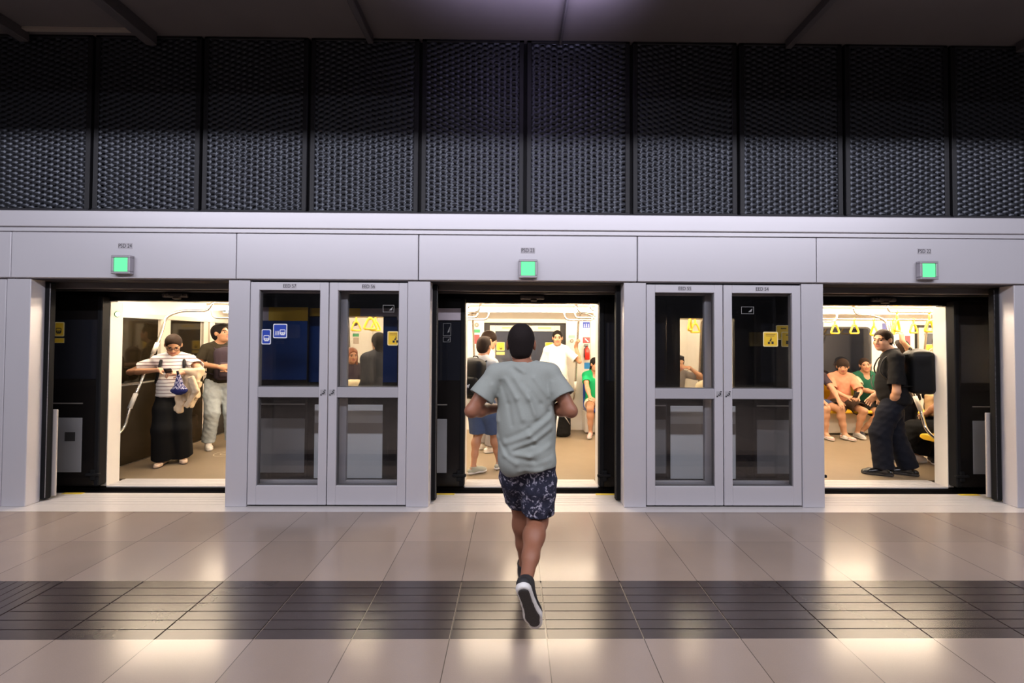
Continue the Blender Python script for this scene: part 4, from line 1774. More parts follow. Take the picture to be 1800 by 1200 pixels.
        out.append((('c', q, r, .0100 * k, .0085 * k), .005))
        return out

    def hp(s, x, y, z):
        q = s.k * .98 * s.hw
        return s.J['head'] + (s.hr * x + s.hf * y + s.hu * z) * q

    def head_prims(s):
        q = s.k * .98 * s.hw
        Mh = (s.hr, s.hf, s.hu)
        E = lambda c, r, k: (('e', s.hp(*c), np.array(r) * q, Mh), k * q)
        P = [E((0, -.014, .030), (.074, .095, .088), .02),
             E((0, .028, -.030), (.060, .064, .086), .03),
             E((0, .036, -.075), (.046, .048, .040), .03),
             E((0, .070, -.100), (.020, .018, .016), .02),
             E((0, .078, .020), (.048, .016, .012), .015),
             E((.036, .062, -.028), (.022, .022, .020), .02), E((-.036, .062, -.028), (.022, .022, .020), .02),
             (('c', s.hp(0, .088, .008), s.hp(0, .108, -.030), .0085 * q, .0125 * q), .010 * q),
             E((.012, .096, -.034), (.010, .010, .008), .006), E((-.012, .096, -.034), (.010, .010, .008), .006),
             E((0, .084, -.056), (.024, .011, .006), .006), E((0, .083, -.067), (.021, .011, .007), .005),
             E((.077, -.004, -.004), (.010, .022, .032), .008), E((-.077, -.004, -.004), (.010, .022, .032), .008)]
        P.append((('c', s.J['neck'] - s.up * .03 * s.k, s.hp(0, -.018, -.065), .060 * s.k * (.6 + .4 * s.b), .052 * s.k * (.5 + .5 * s.b)), .025))
        return P

    def head_subs(s):
        q = s.k * .98 * s.hw
        Mh = (s.hr, s.hf, s.hu)
        return [(('e', s.hp(x, .098, .002), np.array([.017, .014, .010]) * q, Mh), .012 * q) for x in (-.031, .031)]

    def body(s, skin, h=.006, feet=True, bare_feet=False, lips=True, brow=True, stubble=None):
        k, J = s.k, s.J
        pts = [v for v in J.values() if isinstance(v, np.ndarray)]
        lo = np.min(pts, 0) - .20
        hi = np.max(pts, 0) + .20
        lo[2] = max(lo[2], s.O[2] - .0 if s.seat is None else s.O[2])
        F = Field(lo, hi, h)
        for p, kk in s.torso_prims():
            F.add(p, kk)
        for p, kk in s.glutes():
            F.add(p, kk)
        for nm in 'LR':
            s.chain(F, s.leg_chain(nm), .03)
        for nm in 'LR':
            td, u = J['ft' + nm]
            a = J['an' + nm]
            F.add(('c', a, a - u * .03 * k - td * .03 * k, .033 * k, .030 * k), .02)
            F.add(('c', a + td * .03 * k - u * .02 * k, a + td * .125 * k - u * .055 * k, .033 * k, .024 * k), .02)
            if bare_feet:
                F.add(('c', a + td * .12 * k - u * .058 * k, a + td * .165 * k - u * .063 * k, .028 * k, .014 * k), .015)
        for nm in 'LR':
            s.chain(F, s.arm_chain(nm), .02)
            for p, kk in s.hand_prims(nm):
                F.add(p, kk)
        for p, kk in s.head_prims():
            F.add(p, kk)
        for p, kk in s.head_subs():
            F.sub(p, kk)
        Mh = np.array((s.hr, s.hf, s.hu))
        q = k * .98 * s.hw
        hd = J['head']

        def mf(C):
            L = (C - hd) @ Mh.T / q
            o = np.zeros(len(C), int)
            lp = (np.abs(L[:, 0]) < .025) & (L[:, 1] > .078) & (L[:, 2] < -.050) & (L[:, 2] > -.073)
            o[lp] = 1
            br = (np.abs(np.abs(L[:, 0]) - .033) < .019) & (L[:, 1] > .05) & (np.abs(L[:, 2] - .024 + .12 * (np.abs(L[:, 0]) - .033)) < .0042)
            o[br] = 2
            if stubble is not None:
                st = (L[:, 1] > .01) & (L[:, 2] < -.045) & (L[:, 2] > -.125) & ~lp & (np.linalg.norm(L, axis=1) < .17)
                o[st] = 3
            return o
        mats = [SKINS[skin], LIPS, HAIRB] + ([stubble] if stubble is not None else [])
        s.bodyo = F.build('body', mats, s.root, mf)
        s.skin = skin
        # eyes
        for x in (-.031, .031):
            mb = MB()
            c = s.hp(x, .074, .002)
            prof = [(.0125 * math.sin(t) + 1e-4, .0125 * math.cos(t)) for t in np.linspace(PI, 0, 9)]
            n0 = len(mb.v)
            for r, hh in prof:
                for j in range(12):
                    a = 2 * PI * j / 12
                    mb.v.append(tuple(c + (s.hr * r * math.cos(a) + s.hu * r * math.sin(a) + s.hf * hh) * q))
            for i in range(8):
                for j in range(12):
                    mb.f.append((n0 + i * 12 + j, n0 + i * 12 + (j + 1) % 12, n0 + (i + 1) * 12 + (j + 1) % 12, n0 + (i + 1) * 12 + j))
                    mb.m.append(1 if i >= 5 else 0)
            mb.build('eye', [EYEW, EYEB], s.root, True)
        return s

    def hair(s, m, style='short', h=.006, extra=None, name='hair'):
        q = s.k * .98 * s.hw
        Mh = (s.hr, s.hf, s.hu)
        c = s.J['head']
        ln = .5 if style in ('long',) else .2
        F = Field(c - .2 - (V3(0, 0, .3) if ln > .4 else 0), c + .22, h)
        g = {'buzz': .003, 'short': .011, 'crop': .007, 'long': .014, 'tied': .007, 'bob': .016, 'bowl': .015}[style]
        E = lambda cc, r: ('e', s.hp(*cc), np.array(r) * q, Mh)
        F.add(E((0, -.016, .030), (.075 + g, .096 + g, .089 + g * 1.1)), 0)
        F.add(E((0, -.045, -.02), (.062 + g, .058 + g, .075)), .02)
        if style == 'long':
            F.add(E((0, -.065, -.12), (.075, .045, .14)), .03)
        if style in ('short',):
            F.add(E((0, .045, .105), (.055, .045, .025)), .02)
        # face opening
        if style == 'bowl':
            F.sub(E((0, .125, -.055), (.090, .085, .085)), .008)
        elif style in ('buzz',):
            F.sub(E((0, .125, -.035), (.092, .100, .098)), .006)
        else:
            F.sub(E((0, .125, -.022), (.088, .094, .104)), .008)
        for x in (-1, 1):
            if style not in ('long', 'bob'):
                F.sub(E((x * .085, .008, -.045), (.034, .034, .062)), .006)
        if style not in ('long',):
            F.cut(s.hp(0, 0, {'bob': -.10, 'buzz': -.058}.get(style, -.072)), -s.hu + s.hf * .25)
        for p, kk in (extra or []):
            F.add(p, kk)
        return F.build(name, m, s.root)

    # ---- garments
    def shirt(s, m, sleeve=.62, hem=-.06, g=.009, loose=.006, neck=.068, h=.007, hem_n=None, sl_loose=.012, warp=None, matfn=None, belly=1.0, name='shirt', neckdrop=0.0, sleeve_r=0.0):
        """hem: distance of the lower edge below the pelvis joint (negative = below)"""
        k, J = s.k, s.J
        pts = [J[n] for n in ('pelvis', 'chest', 'neck', 'shL', 'shR', 'elL', 'elR', 'wrL', 'wrR')]
        F = Field(np.min(pts, 0) - .27, np.max(pts, 0) + .2, h)
        for p, kk in s.torso_prims(g, belly=belly):
            F.add(p, kk)
        for p, kk in s.glutes(g + .012):
            F.add(p, kk)
        # loose drape between chest and hips
        F.add(('e', J['waist'] + s.fw * .006, np.array([.134 * s.b * belly, .098 * s.b * belly, .20]) * k + g + loose, s.M()), .05)
        up = s.up if hem_n is None else unit(hem_n)
        F.cut(J['pelvis'] + up * hem * k, -up)
        F.sub(('c', J['neck'] + s.up * (.035 - neckdrop) * k + s.fw * .012 * k, J['neck'] + s.up * .20 * k + s.fw * .02 * k, neck * k, (neck + .02) * k), .008)
        if neckdrop > 0:
            F.sub(('e', J['neck'] - s.up * neckdrop * .6 * k + s.fw * .10 * k, np.array([.055, .06, .07]) * k, s.M()), .01)
        for nm in 'LR':
            ch = s.arm_chain(nm, g)
            sh, el, wr = J['sh' + nm], J['el' + nm], J['wr' + nm]
            if sleeve <= 0:
                continue
            if sleeve <= 1:
                end = sh + (el - sh) * sleeve
                ax = unit(el - sh)
                r1 = .045 * k * (.55 + .45 * s.b) + g + sl_loose * .6 + sleeve_r
                F.add(('c', sh, end, .049 * k * (.55 + .45 * s.b) + g * .8, r1, (end, ax)), .02)
                F.sub(('c', end - ax * .002, end + ax * .05, r1 - .013, r1 - .012), .003)
            else:
                end = el + (wr - el) * (sleeve - 1)
                ax = unit(wr - el)
                F.add(('c', sh, el, .056 * k + g, .047 * k + g), .025)
                F.add(('c', el, end, .046 * k + g, .034 * k + g, (end, ax)), .02)
        if warp is not None:
            F.warp(warp)
        return F.build(name, m, s.root, matfn)

    def pants(s, m, length=1.95, g=.012, flare=0.0, waist=.09, h=.007, name='trousers', warp=None, matfn=None, kneebag=0.0, crop_up=None, hip_g=.004):
        """length 0..1 along the thigh, 1..2 along the shin"""
        k, J = s.k, s.J
        pts = [J[n] for n in ('pelvis', 'knL', 'knR', 'anL', 'anR')]
        F = Field(np.min(pts, 0) - .22, np.max(pts, 0) + .25, h)
        prims = s.torso_prims(hip_g)
        F.add(prims[0][0], .04)
        F.add(prims[1][0], .05)
        for p, kk in s.glutes(hip_g):
            F.add(p, kk)
        upw = s.up
        F.cut(J['pelvis'] + upw * waist * k, upw)
        for nm in 'LR':
            ch = s.leg_chain(nm, g)
            h_, kn, an = J['hip' + nm], J['kn' + nm], J['an' + nm]
            if length <= 1:
                end = h_ + (kn - h_) * length
                ax = unit(kn - h_)
                r1 = .066 * k * (.5 + .5 * s.b) + g + flare
                mid = h_ + (kn - h_) * .4
                F.add(('c', h_, mid, ch[0][1] - g + hip_g, ch[1][1] + flare * .5), .03)
                F.add(('c', mid, end, ch[1][1] + flare * .5, r1, (end, ax)), .03)
                F.sub(('c', end - ax * .03, end + ax * .06, r1 - .010, r1 - .006), .004)
            else:
                end = kn + (an - kn) * (length - 1)
                ax = unit(an - kn)
                F.add(('c', h_, ch[1][0], ch[0][1] - g + hip_g, ch[1][1] + flare * .3), .03)
                F.add(('c', ch[1][0], kn, ch[1][1] + flare * .3, .062 * k + g + flare * .6), .03)
                F.add(('c', kn, end, .062 * k + g + flare * .6 + kneebag, .046 * k + g + flare, (end, ax)), .03)
        if warp is not None:
            F.warp(warp)
        return F.build(name, m, s.root, matfn)

    def shoe(s, nm, m_up, m_sole, h=.005, L=1.0, low=False, name='shoe', collar=None, lace=None, thick=.026):
        k, J = s.k * L, s.J
        a = J['an' + nm]
        td, u = J['ft' + nm]
        rt = np.cross(td, u)
        base = a - u * .082 * k
        heel, mid, ball, toe = base - td * .052 * k, base + td * .04 * k, base + td * .125 * k, base + td * .172 * k
        lo = np.min([a, heel, toe], 0) - .08
        hi = np.max([a, heel, toe], 0) + .08
        F = Field(lo, hi, h)
        for p, q, ra, rb, ha, hb in ((heel, mid, .034, .033, .036, .040), (mid, ball, .034, .042, .040, .030), (ball, toe, .042, .034, .028, .022)):
            F.add(('c', p + u * ha * k, q + u * hb * k, ra * k, rb * k), .02)
        if not low:
            F.add(('c', a + u * .005 * k - td * .006 * k, a - u * .045 * k, .040 * k, .037 * k, None), .02)
            F.add(('c', a + td * .01 * k - u * .01 * k, base + td * .09 * k + u * .045 * k, .036 * k, .030 * k), .02)
        F.cut(base + u * .010 * k, -u)
        F.cut(a + u * (.012 if not low else -.03) * k, u)
        if not low:
            F.sub(('c', a + u * .0 * k, a + u * .05 * k, .033 * k, .036 * k), .004)
        else:
            F.sub(('e', base + u * .085 * k + td * .01 * k, np.array([.036, .075, .040]) * k, (rt, td, u)), .006)
        mats = [m_up]
        sh = F.build(name, mats, s.root)
        G = Field(lo, hi, h)
        for p, q, ra, rb in ((heel, mid, .037, .035), (mid, ball, .035, .045), (ball, toe, .045, .036)):
            G.add(('c', p + u * .02 * k, q + u * .02 * k, ra * k, rb * k), .01)
        G.cut(base - u * .002 * k, -u)
        G.cut(base + u * thick * k, u)
        so = G.build('sole', m_sole, sh, relax=1)
        if lace is not None:
            mb = MB()
            for i in range(4):
                c = base + td * (.05 + .018 * i) * k + u * (.078 - .011 * i) * k
                mb.tube([c - rt * .022 * k, c + u * .006, c + rt * .022 * k], .003, 6)
            mb.build('laces', lace, sh, True)
        return sh


def tube_obj(name, pts, r, m, parent, seg=8, squash=None):
    mb = MB()
    mb.tube(pts, r, seg, squash=squash)
    return mb.build(name, m, parent, True)


def blob(name, prims, m, parent, h=.006, matfn=None, cuts=(), warp=None, subs=()):
    lo = np.min([Field.bounds(p)[0] for p, _ in prims], 0)
    hi = np.max([Field.bounds(p)[1] for p, _ in prims], 0)
    F = Field(lo - .02, hi + .02, h)
    for p, k in prims:
        F.add(p, k)
    for p, k in subs:
        F.sub(p, k)
    for q, n in cuts:
        F.cut(q, n)
    if warp is not None:
        F.warp(warp)
    return F.build(name, m, parent, matfn)


def folds(seed, amp=.004, freq=40, dirs=((.3, .2, 1), (1, .3, .6), (-.8, .4, .7))):
    r = random.Random(seed)
    ph = [r.uniform(0, 6.28) for _ in range(8)]

    def fn(x, y, z):
        o = 0
        for i, d in enumerate(dirs):
            d = unit(d)
            wv = .5 * np.sin(9 * x + ph[i]) + .5 * np.sin(7 * z + 5 * y + ph[i + 3])
            t = np.sin((d[0] * x + d[1] * y + d[2] * z) * freq * (1 + .17 * i) + 1.8 * wv + ph[i + 1])
            o = o + np.abs(t) - .6
        return amp * o / len(dirs) * 1.5
    return fn
# ------------------------------------------------------------------ clothing materials
def cloth(name, c, rough=.85, bump=.15, bscale=220, noise=.06, sheen=.0):
    return mat(name, c, rough, noise=noise, nscale=30, bump=bump, bscale=bscale, sheen=sheen, spec=.2)


TEE_GREY = cloth('grey_green_jersey', (.275, .297, .278), noise=.05)
WHITE_TEE = cloth('white_cotton', (.78, .76, .72))
BLACK_C = cloth('black_cotton', (.0045, .004, .0045))
BLACK_W = cloth('black_crepe', (.0025, .0025, .003))
JEAN_L = cloth('pale_blue_denim', (.36, .40, .42), noise=.15)
JEAN_D = cloth('blue_denim', (.05, .075, .15), noise=.15)
NAVY = cloth('navy_twill', (.0045, .0055, .011))
PEACH = cloth('peach_cotton', (.66, .27, .17))
GREEN = cloth('green_jersey', (.01, .33, .12))
DGREEN = cloth('dark_green_knit', (.015, .10, .06))
SAGE = cloth('sage_cotton', (.42, .45, .32))
BEIGE = cloth('beige_cotton', (.55, .42, .28))
CREAMC = cloth('cream_cotton', (.70, .60, .42))
PLUM = cloth('dark_plum_fabric', (.045, .032, .045))
GREYC = cloth('grey_cotton', (.22, .20, .20))
PACKB = cloth('black_nylon', (.0055, .0055, .006), rough=.5, bump=.1)
SOLE_W = mat('white_rubber_sole', (.72, .70, .68), .5)
SOLE_B = mat('dark_rubber_sole', (.035, .030, .028), .6, bump=.3, bscale=120)
SHOE_W = mat('white_shoe_leather', (.72, .66, .60), .5)
SHOE_B = mat('black_shoe_mesh', (.014, .014, .017), .6)
SHOE_P = mat('black_polished_leather', (.010, .009, .009), .15)
SHOE_G = mat('grey_green_shoe', (.34, .34, .27), .6)
SHOE_K = mat('pink_shoe', (.62, .42, .38), .55)
FLAT_B = mat('beige_flat_leather', (.58, .42, .30), .5)
LACE_W = mat('white_lace', (.7, .7, .7), .7)


def stripes_mat():
    m = mat('striped_knit', (.78, .74, .70), .85, spec=.2)
    nt = m.node_tree
    N, L = nt.nodes, nt.links
    tc = N.new('ShaderNodeTexCoord')
    sp = N.new('ShaderNodeSeparateXYZ')
    L.new(tc.outputs['Object'], sp.inputs[0])
    a = N.new('ShaderNodeMath')
    a.operation = 'DIVIDE'
    a.inputs[1].default_value = .042
    L.new(sp.outputs[2], a.inputs[0])
    f = N.new('ShaderNodeMath')
    f.operation = 'FRACT'
    L.new(a.outputs[0], f.inputs[0])
    g = N.new('ShaderNodeMath')
    g.operation = 'LESS_THAN'
    g.inputs[1].default_value = .17
    L.new(f.outputs[0], g.inputs[0])
    mx = N.new('ShaderNodeMix')
    mx.data_type = 'RGBA'
    mx.inputs[6].default_value = (.78, .74, .70, 1)
    mx.inputs[7].default_value = (.12, .045, .04, 1)
    L.new(g.outputs[0], mx.inputs[0])
    L.new(mx.outputs[2], N['Principled BSDF'].inputs['Base Color'])
    return m


def floral_mat():
    m = mat('floral_navy_cotton', (.02, .022, .045), .8, spec=.2)
    nt = m.node_tree
    N, L = nt.nodes, nt.links
    tc = N.new('ShaderNodeTexCoord')
    nz = N.new('ShaderNodeTexNoise')
    nz.inputs['Scale'].default_value = 20
    nz.inputs['Detail'].default_value = 2.5
    nz.inputs['Distortion'].default_value = 2.2
    L.new(tc.outputs['Object'], nz.inputs['Vector'])
    n2 = N.new('ShaderNodeTexNoise')
    n2.inputs['Scale'].default_value = 45
    n2.inputs['Distortion'].default_value = 2.0
    L.new(tc.outputs['Object'], n2.inputs['Vector'])
    ml = N.new('ShaderNodeMath')
    ml.operation = 'MULTIPLY_ADD'
    ml.inputs[1].default_value = .35
    L.new(n2.outputs[0], ml.inputs[0])
    L.new(nz.outputs[0], ml.inputs[2])
    cr = N.new('ShaderNodeValToRGB')
    e = cr.color_ramp.elements
    e[0].position = .63
    e[0].color = (.026, .028, .050, 1)
    e[1].position = .83
    e[1].color = (.42, .41, .50, 1)
    x = e.new(.73)
    x.color = (.036, .038, .066, 1)
    x = e.new(.77)
    x.color = (.14, .135, .20, 1)
    L.new(ml.outputs[0], cr.inputs[0])
    L.new(cr.outputs[0], N['Principled BSDF'].inputs['Base Color'])
    return m


def dots_mat():
    m = mat('navy_dotted_cloth', (.012, .016, .09), .8, spec=.2)
    nt = m.node_tree
    N, L = nt.nodes, nt.links
    tc = N.new('ShaderNodeTexCoord')
    vo = N.new('ShaderNodeTexVoronoi')
    vo.inputs['Scale'].default_value = 75
    vo.inputs['Randomness'].default_value = .25
    L.new(tc.outputs['Object'], vo.inputs['Vector'])
    g = N.new('ShaderNodeMath')
    g.operation = 'LESS_THAN'
    g.inputs[1].default_value = .42
    L.new(vo.outputs['Distance'], g.inputs[0])
    sp = N.new('ShaderNodeSeparateXYZ')
    L.new(tc.outputs['Object'], sp.inputs[0])
    h = N.new('ShaderNodeMath')
    h.operation = 'GREATER_THAN'
    h.inputs[1].default_value = -.035
    L.new(sp.outputs[2], h.inputs[0])
    mu = N.new('ShaderNodeMath')
    mu.operation = 'MULTIPLY'
    L.new(g.outputs[0], mu.inputs[0])
    L.new(h.outputs[0], mu.inputs[1])
    mx = N.new('ShaderNodeMix')
    mx.data_type = 'RGBA'
    mx.inputs[6].default_value = (.012, .016, .09, 1)
    mx.inputs[7].default_value = (.55, .52, .62, 1)
    L.new(mu.outputs[0], mx.inputs[0])
    L.new(mx.outputs[2], N['Principled BSDF'].inputs['Base Color'])
    return m


def backpack(P, label, m=PACKB, front=False, dx=0.0, w_=.30, h_=.44, d_=.16, dz=.30, logo=False, band=None, name='backpack', off=0.0):
    """a rucksack strapped to person P"""
    k = P.k
    s = 1 if front else -1
    fw, up, rt = P.fw, P.up, P.rt
    c = P.J['pelvis'] + up * dz * k + fw * s * (.100 * P.b + .030 + d_ * .5 + off) + rt * dx
    root = thing(name, c - up * h_ * .5, label, 'backpack')
    R_ = (rt, fw, up)
    blob('pack_body', [(('b', c, np.array([w_ / 2, d_ / 2, h_ / 2]), R_, .055), .02), (('e', c + up * h_ * .32, np.array([w_ * .46, d_ * .5, h_ * .24]), R_), .05)], m, root, .008)
    c2 = c + fw * s * (d_ * .5 + .01) - up * h_ * .16
    pk = blob('front_pocket', [(('b', c2, np.array([w_ * .40, .04, h_ * .24]), R_, .03), .01)], m, root, .008)
    if band is not None:
        mb = MB()
        a = c2 + fw * s * .046 - up * .02
        mb.tube([a - rt * .10, a + rt * .10], .008, 6)
        mb.build('pocket_band', band, root, True)
    if logo:
        mb = MB()
        a = c2 + fw * s * .043 - up * .0 + rt * .02
        for i, hh in enumerate((.018, .030, .042)):
            q = a + rt * (i - 1) * .018
            mb.tube([q - up * .018 - rt * .006, q - up * .018 + up * hh + rt * .008], .0055, 6)
        mb.build('logo', WHT, root, True)
    mb = MB()
    a = c + up * h_ * .5 - fw * s * d_ * .3
    mb.tube(bend([a - rt * .04, a - rt * .03 + up * .04, a + rt * .03 + up * .04, a + rt * .04], .02), .007, 6)
    mb.build('top_loop', m, root, True)
    for nm, sd in (('L', -1), ('R', 1)):
        sh = P.J['sh' + nm] - rt * sd * .055 * k
        top = c + up * h_ * .40 + rt * sd * .07 - fw * s * d_ * .40
        low = c - up * h_ * .32 + rt * sd * w_ * .45 - fw * s * d_ * .42
        pts = [top, sh + up * .066 * k + fw * s * -.01, sh + fw * -s * .105 * k + up * .0, P.J['chest'] + rt * sd * .135 * k - fw * s * .145 * k * P.b + up * -.02, P.J['waist'] + rt * sd * .185 * k * P.b - fw * s * .02, low]
        mb = MB()
        mb.tube(bend(pts, .07, 5), .015, 8, squash=(1, .5))
        mb.build('shoulder_strap', m, root, True)
    return root


def phone(c, rt, up, label):
    root = thing('phone', c, label, 'phone')
    n = np.cross(rt, up)
    blob('case', [(('b', np.asarray(c), np.array([.036, .074, .006]), (rt, up, n), .005), 0)], mat('phone_black', (.015, .015, .018), .25), root, .003)
    return root


# ================================================================== the running man
P = Person(.085, 2.44, 90, H=1.70, build=1.14, label='man in grey T-shirt and floral shorts running towards the middle doors, back turned')
J = P.J
J['pelvis'] = V3(.082, 2.44, .905)
P.hw = 1.14
P.hk = .88
P.torso(lean=9, side=-1.5, twist=0, head=(3, -2), neckf=.0)
J['shL'] = V3(-.112, 2.50, 1.345)
J['shR'] = V3(.228, 2.50, 1.350)
J['head'] = J['head'] + V3(-.018, 0, -.018)
J['neck'] = J['neck'] + V3(-.006, 0, -.040)
P.arm('L', elbow=at(829, 722, 2.44), wrist=at(880, 716, 2.66), curl=1.2, n=(1, .2, .2), d=(.75, .5, .25))
P.arm('R', elbow=at(1003, 722, 2.42), wrist=at(948, 712, 2.66), curl=1.2, n=(-1, .2, .2), d=(-.75, .5, .25))
J['hipL'] = V3(.006, 2.45, .875)
J['hipR'] = V3(.156, 2.44, .875)
P.leg('R', ankle=V3(.068, 2.095, .335), knee=V3(.150, 2.47, .480), toe=(.26, .36, -.90), up=V3(0, .93, .37))
P.leg('L', ankle=V3(.078, 2.70, .088), knee=V3(.052, 2.66, .500), toe=(.03, 1, .0))
P.body('brown', h=.006)
P.hair(mat('cropped_hair', (.016, .012, .012), .8, spec=.1, bump=.3, bscale=160), 'buzz', .005)


def runner_folds_fn():
    """creases of the jersey on his back, as strokes across the back plane (x, z)"""
    S = [(1, .011, [(405, 480), (480, 600), (520, 730)]), (-1, .010, [(372, 500), (425, 640), (450, 770)]), (1, .012, [(470, 470), (560, 600), (612, 720)]),
         (-1, .011, [(520, 500), (640, 640), (690, 705)]), (.9, .010, [(600, 470), (690, 590)]), (1.2, .012, [(695, 735), (560, 830), (400, 890)]),
         (-1.1, .010, [(690, 700), (560, 790), (420, 862)]), (1, .011, [(705, 795), (600, 862), (440, 922)]), (-1, .009, [(700, 830), (590, 892), (460, 935)]),
         (.7, .009, [(560, 560), (600, 700)]), (1, .012, [(430, 945), (560, 965), (695, 905)]), (-.8, .010, [(480, 975), (600, 995), (700, 962)]),
         (.9, .011, [(350, 870), (400, 960), (480, 1010)]), (-.8, .010, [(340, 800), (370, 890), (430, 960)]), (-.7, .009, [(440, 402), (500, 440)]),
         (.7, .009, [(480, 398), (530, 432)]), (-1.1, .012, [(705, 590), (688, 720)]), (.9, .010, [(330, 640), (350, 760)]), (-.6, .010, [(640, 740), (520, 770)]),
         (.8, .010, [(320, 520), (345, 600)]), (.7, .010, [(720, 500), (700, 640)]), (-.7, .012, [(560, 1040), (690, 1010)]), (.6, .010, [(500, 1060), (640, 1050)])]
    L = []
    for amp, wd, pts in S:
        W = [at(780 + u * .26667, 540 + v * .26667, 2.37) for u, v in pts]
        for a, b in zip(W[:-1], W[1:]):
            L.append((amp, wd, a[0], a[2], b[0], b[2]))

    def fn(x, y, z):
        o = np.zeros_like(x)
        for amp, wd, ax, az, bx, bz in L:
            dx, dz = bx - ax, bz - az
            t = np.clip(((x - ax) * dx + (z - az) * dz) / (dx * dx + dz * dz), 0, 1)
            d2 = (x - ax - t * dx) ** 2 + (z - az - t * dz) ** 2
            o += amp * (.0080 if amp > 0 else .0052) * np.exp(-d2 / (2 * wd * wd * .95))
        o += .0012 * np.sin(48 * x + 20 * z + 2 * np.sin(14 * z)) 
        return -o * np.where(y < 2.47, 1.0, .25)
    return fn


sh = P.shirt(TEE_GREY, sleeve=.62, hem=-.115, g=.012, loose=.014, neck=.074, h=.005, hem_n=P.up - P.R * .20, sl_loose=.034, warp=runner_folds_fn())
mb = MB()
mb.tube([J['neck'] + P.up * .030 * P.k + P.fw * (.004 + .066 * math.cos(a)) + P.rt * .072 * math.sin(a) + P.up * -.012 * math.cos(a) for a in np.linspace(0, 2 * PI, 25)[:-1]], .006, 6, closed=True)
P.pants(floral_mat(), length=.86, g=.010, flare=.020, waist=.10, h=.006, name='shorts', warp=folds(3, .005, 38))
for nm in 'LR':
    P.shoe(nm, SHOE_B, [SOLE_W], h=.0045, L=1.1, lace=LACE_W, thick=.022)
# dark tread under the raised right shoe
td, u_ = J['ftR']
a = J['anR']
base = a - u_ * .082 * P.k * 1.1
G = Field(np.min([base - td * .1, base + td * .2], 0) - .08, np.max([base - td * .1, base + td * .2], 0) + .08, .0045)
for p_, q_, ra, rb in ((base - td * .052, base + td * .04, .028, .026), (base + td * .04, base + td * .125, .026, .035), (base + td * .125, base + td * .165, .035, .028)):
    G.add(('c', p_ * 1.0 + u_ * .004, q_ + u_ * .004, ra, rb), .01)
G.cut(base - u_ * .008, -u_)
G.cut(base + u_ * .006, u_)
tr = G.build('shoe_tread', SOLE_B, P.root)
tr['label'] = 'dark tread under the raised shoe'
RUN = P

# ================================================================== left doorway
f = on_floor(293, 818)
P = Person(f[0] + .0, f[1] + .08, -60, H=1.60, build=1.04, label='woman in a striped white T-shirt and wide black trousers looking down at her phone')
P.hw = 1.14
P.torso(lean=3, head=(-8, 34), neckf=.02)
P.arm('R', elbow=at(229, 654, 5.02), wrist=at(280, 650, 4.86), d=(-.9, .35, -.1), n=(-.2, -.2, -1), curl=.5)
P.arm('L', elbow=at(354, 651, 5.00), wrist=at(318, 655, 4.84), d=(.9, .4, .0), n=(.1, -.4, -.7), curl=.6)
P.leg('R', (.085, -.01, .075), toe=(.25, 1, 0))
P.leg('L', (-.08, -.06, .075), toe=(-.35, 1, 0))
P.body('tan', .006)
bun = [(('e', P.hp(0, -.11, .03), np.array([.04, .035, .04]), (P.hr, P.hf, P.hu)), .01)]
P.hair(HAIRD, 'tied', .006, extra=bun)
P.shirt(stripes_mat(), sleeve=.60, hem=-.015, g=.016, loose=.02, sl_loose=.03, warp=folds(5, .003, 40))
P.pants(BLACK_W, length=1.985, g=.016, flare=.060, waist=.13, warp=folds(6, .004, 30, ((1, .3, .05), (.8, -.6, .0), (.3, 1, .05))))
for nm in 'LR':
    P.shoe(nm, FLAT_B, SOLE_B, low=True, thick=.008, name='flat_shoe')
mb = MB()
for x in (-.033, .033):
    mb.tube([P.hp(x, .098, .0) + (P.hr * .027 * math.cos(a) + P.hu * .020 * math.sin(a)) * .9 for a in np.linspace(0, 2 * PI, 15)[:-1]], .0028, 6, closed=True)
mb.tube([P.hp(-.008, .102, .004), P.hp(.008, .102, .004)], .0025, 6)
for x in (-1, 1):
    mb.tube([P.hp(x * .060, .096, .004), P.hp(x * .078, .01, .006)], .0025, 6)
mb.build('glasses', mat('dark_spectacle_frame', (.02, .012, .01), .3), P.root, True)
backpack(P, 'black rucksack with thin straps worn by the woman in the striped T-shirt', w_=.27, h_=.38)
WS = P
ph = J = P.J
phone(at(296, 652, 4.735), P.R, unit(P.F * .6 + P.U * .3), 'dark phone in the hands of the woman in the striped T-shirt')
# jacket over her left forearm and the dotted bag
c0 = at(340, 662, 4.93)
jk = thing('jacket', at(335, 700, 4.9), 'beige jacket draped over the left forearm of the woman in stripes', 'jacket')
q = lambda x, y, Y: at(x, y, Y)
def drape(x, y, z):
    t = np.clip((1.2 - z) / .35, 0, 1)
    return .010 * t * np.sin(75 * x + 16 * z + 1.5 * np.sin(14 * z)) + .004 * np.sin(60 * z + 40 * x)


def slab(p0, p1, w0, dep, rd=.018):
    p0, p1 = np.asarray(p0), np.asarray(p1)
    d = unit(p1 - p0)
    n = V3(0, 1, 0)
    s_ = unit(np.cross(d, n))
    n = np.cross(s_, d)
    return ('b', (p0 + p1) / 2, np.array([w0, np.linalg.norm(p1 - p0) / 2 + .02, dep]), (s_, d, n), rd)


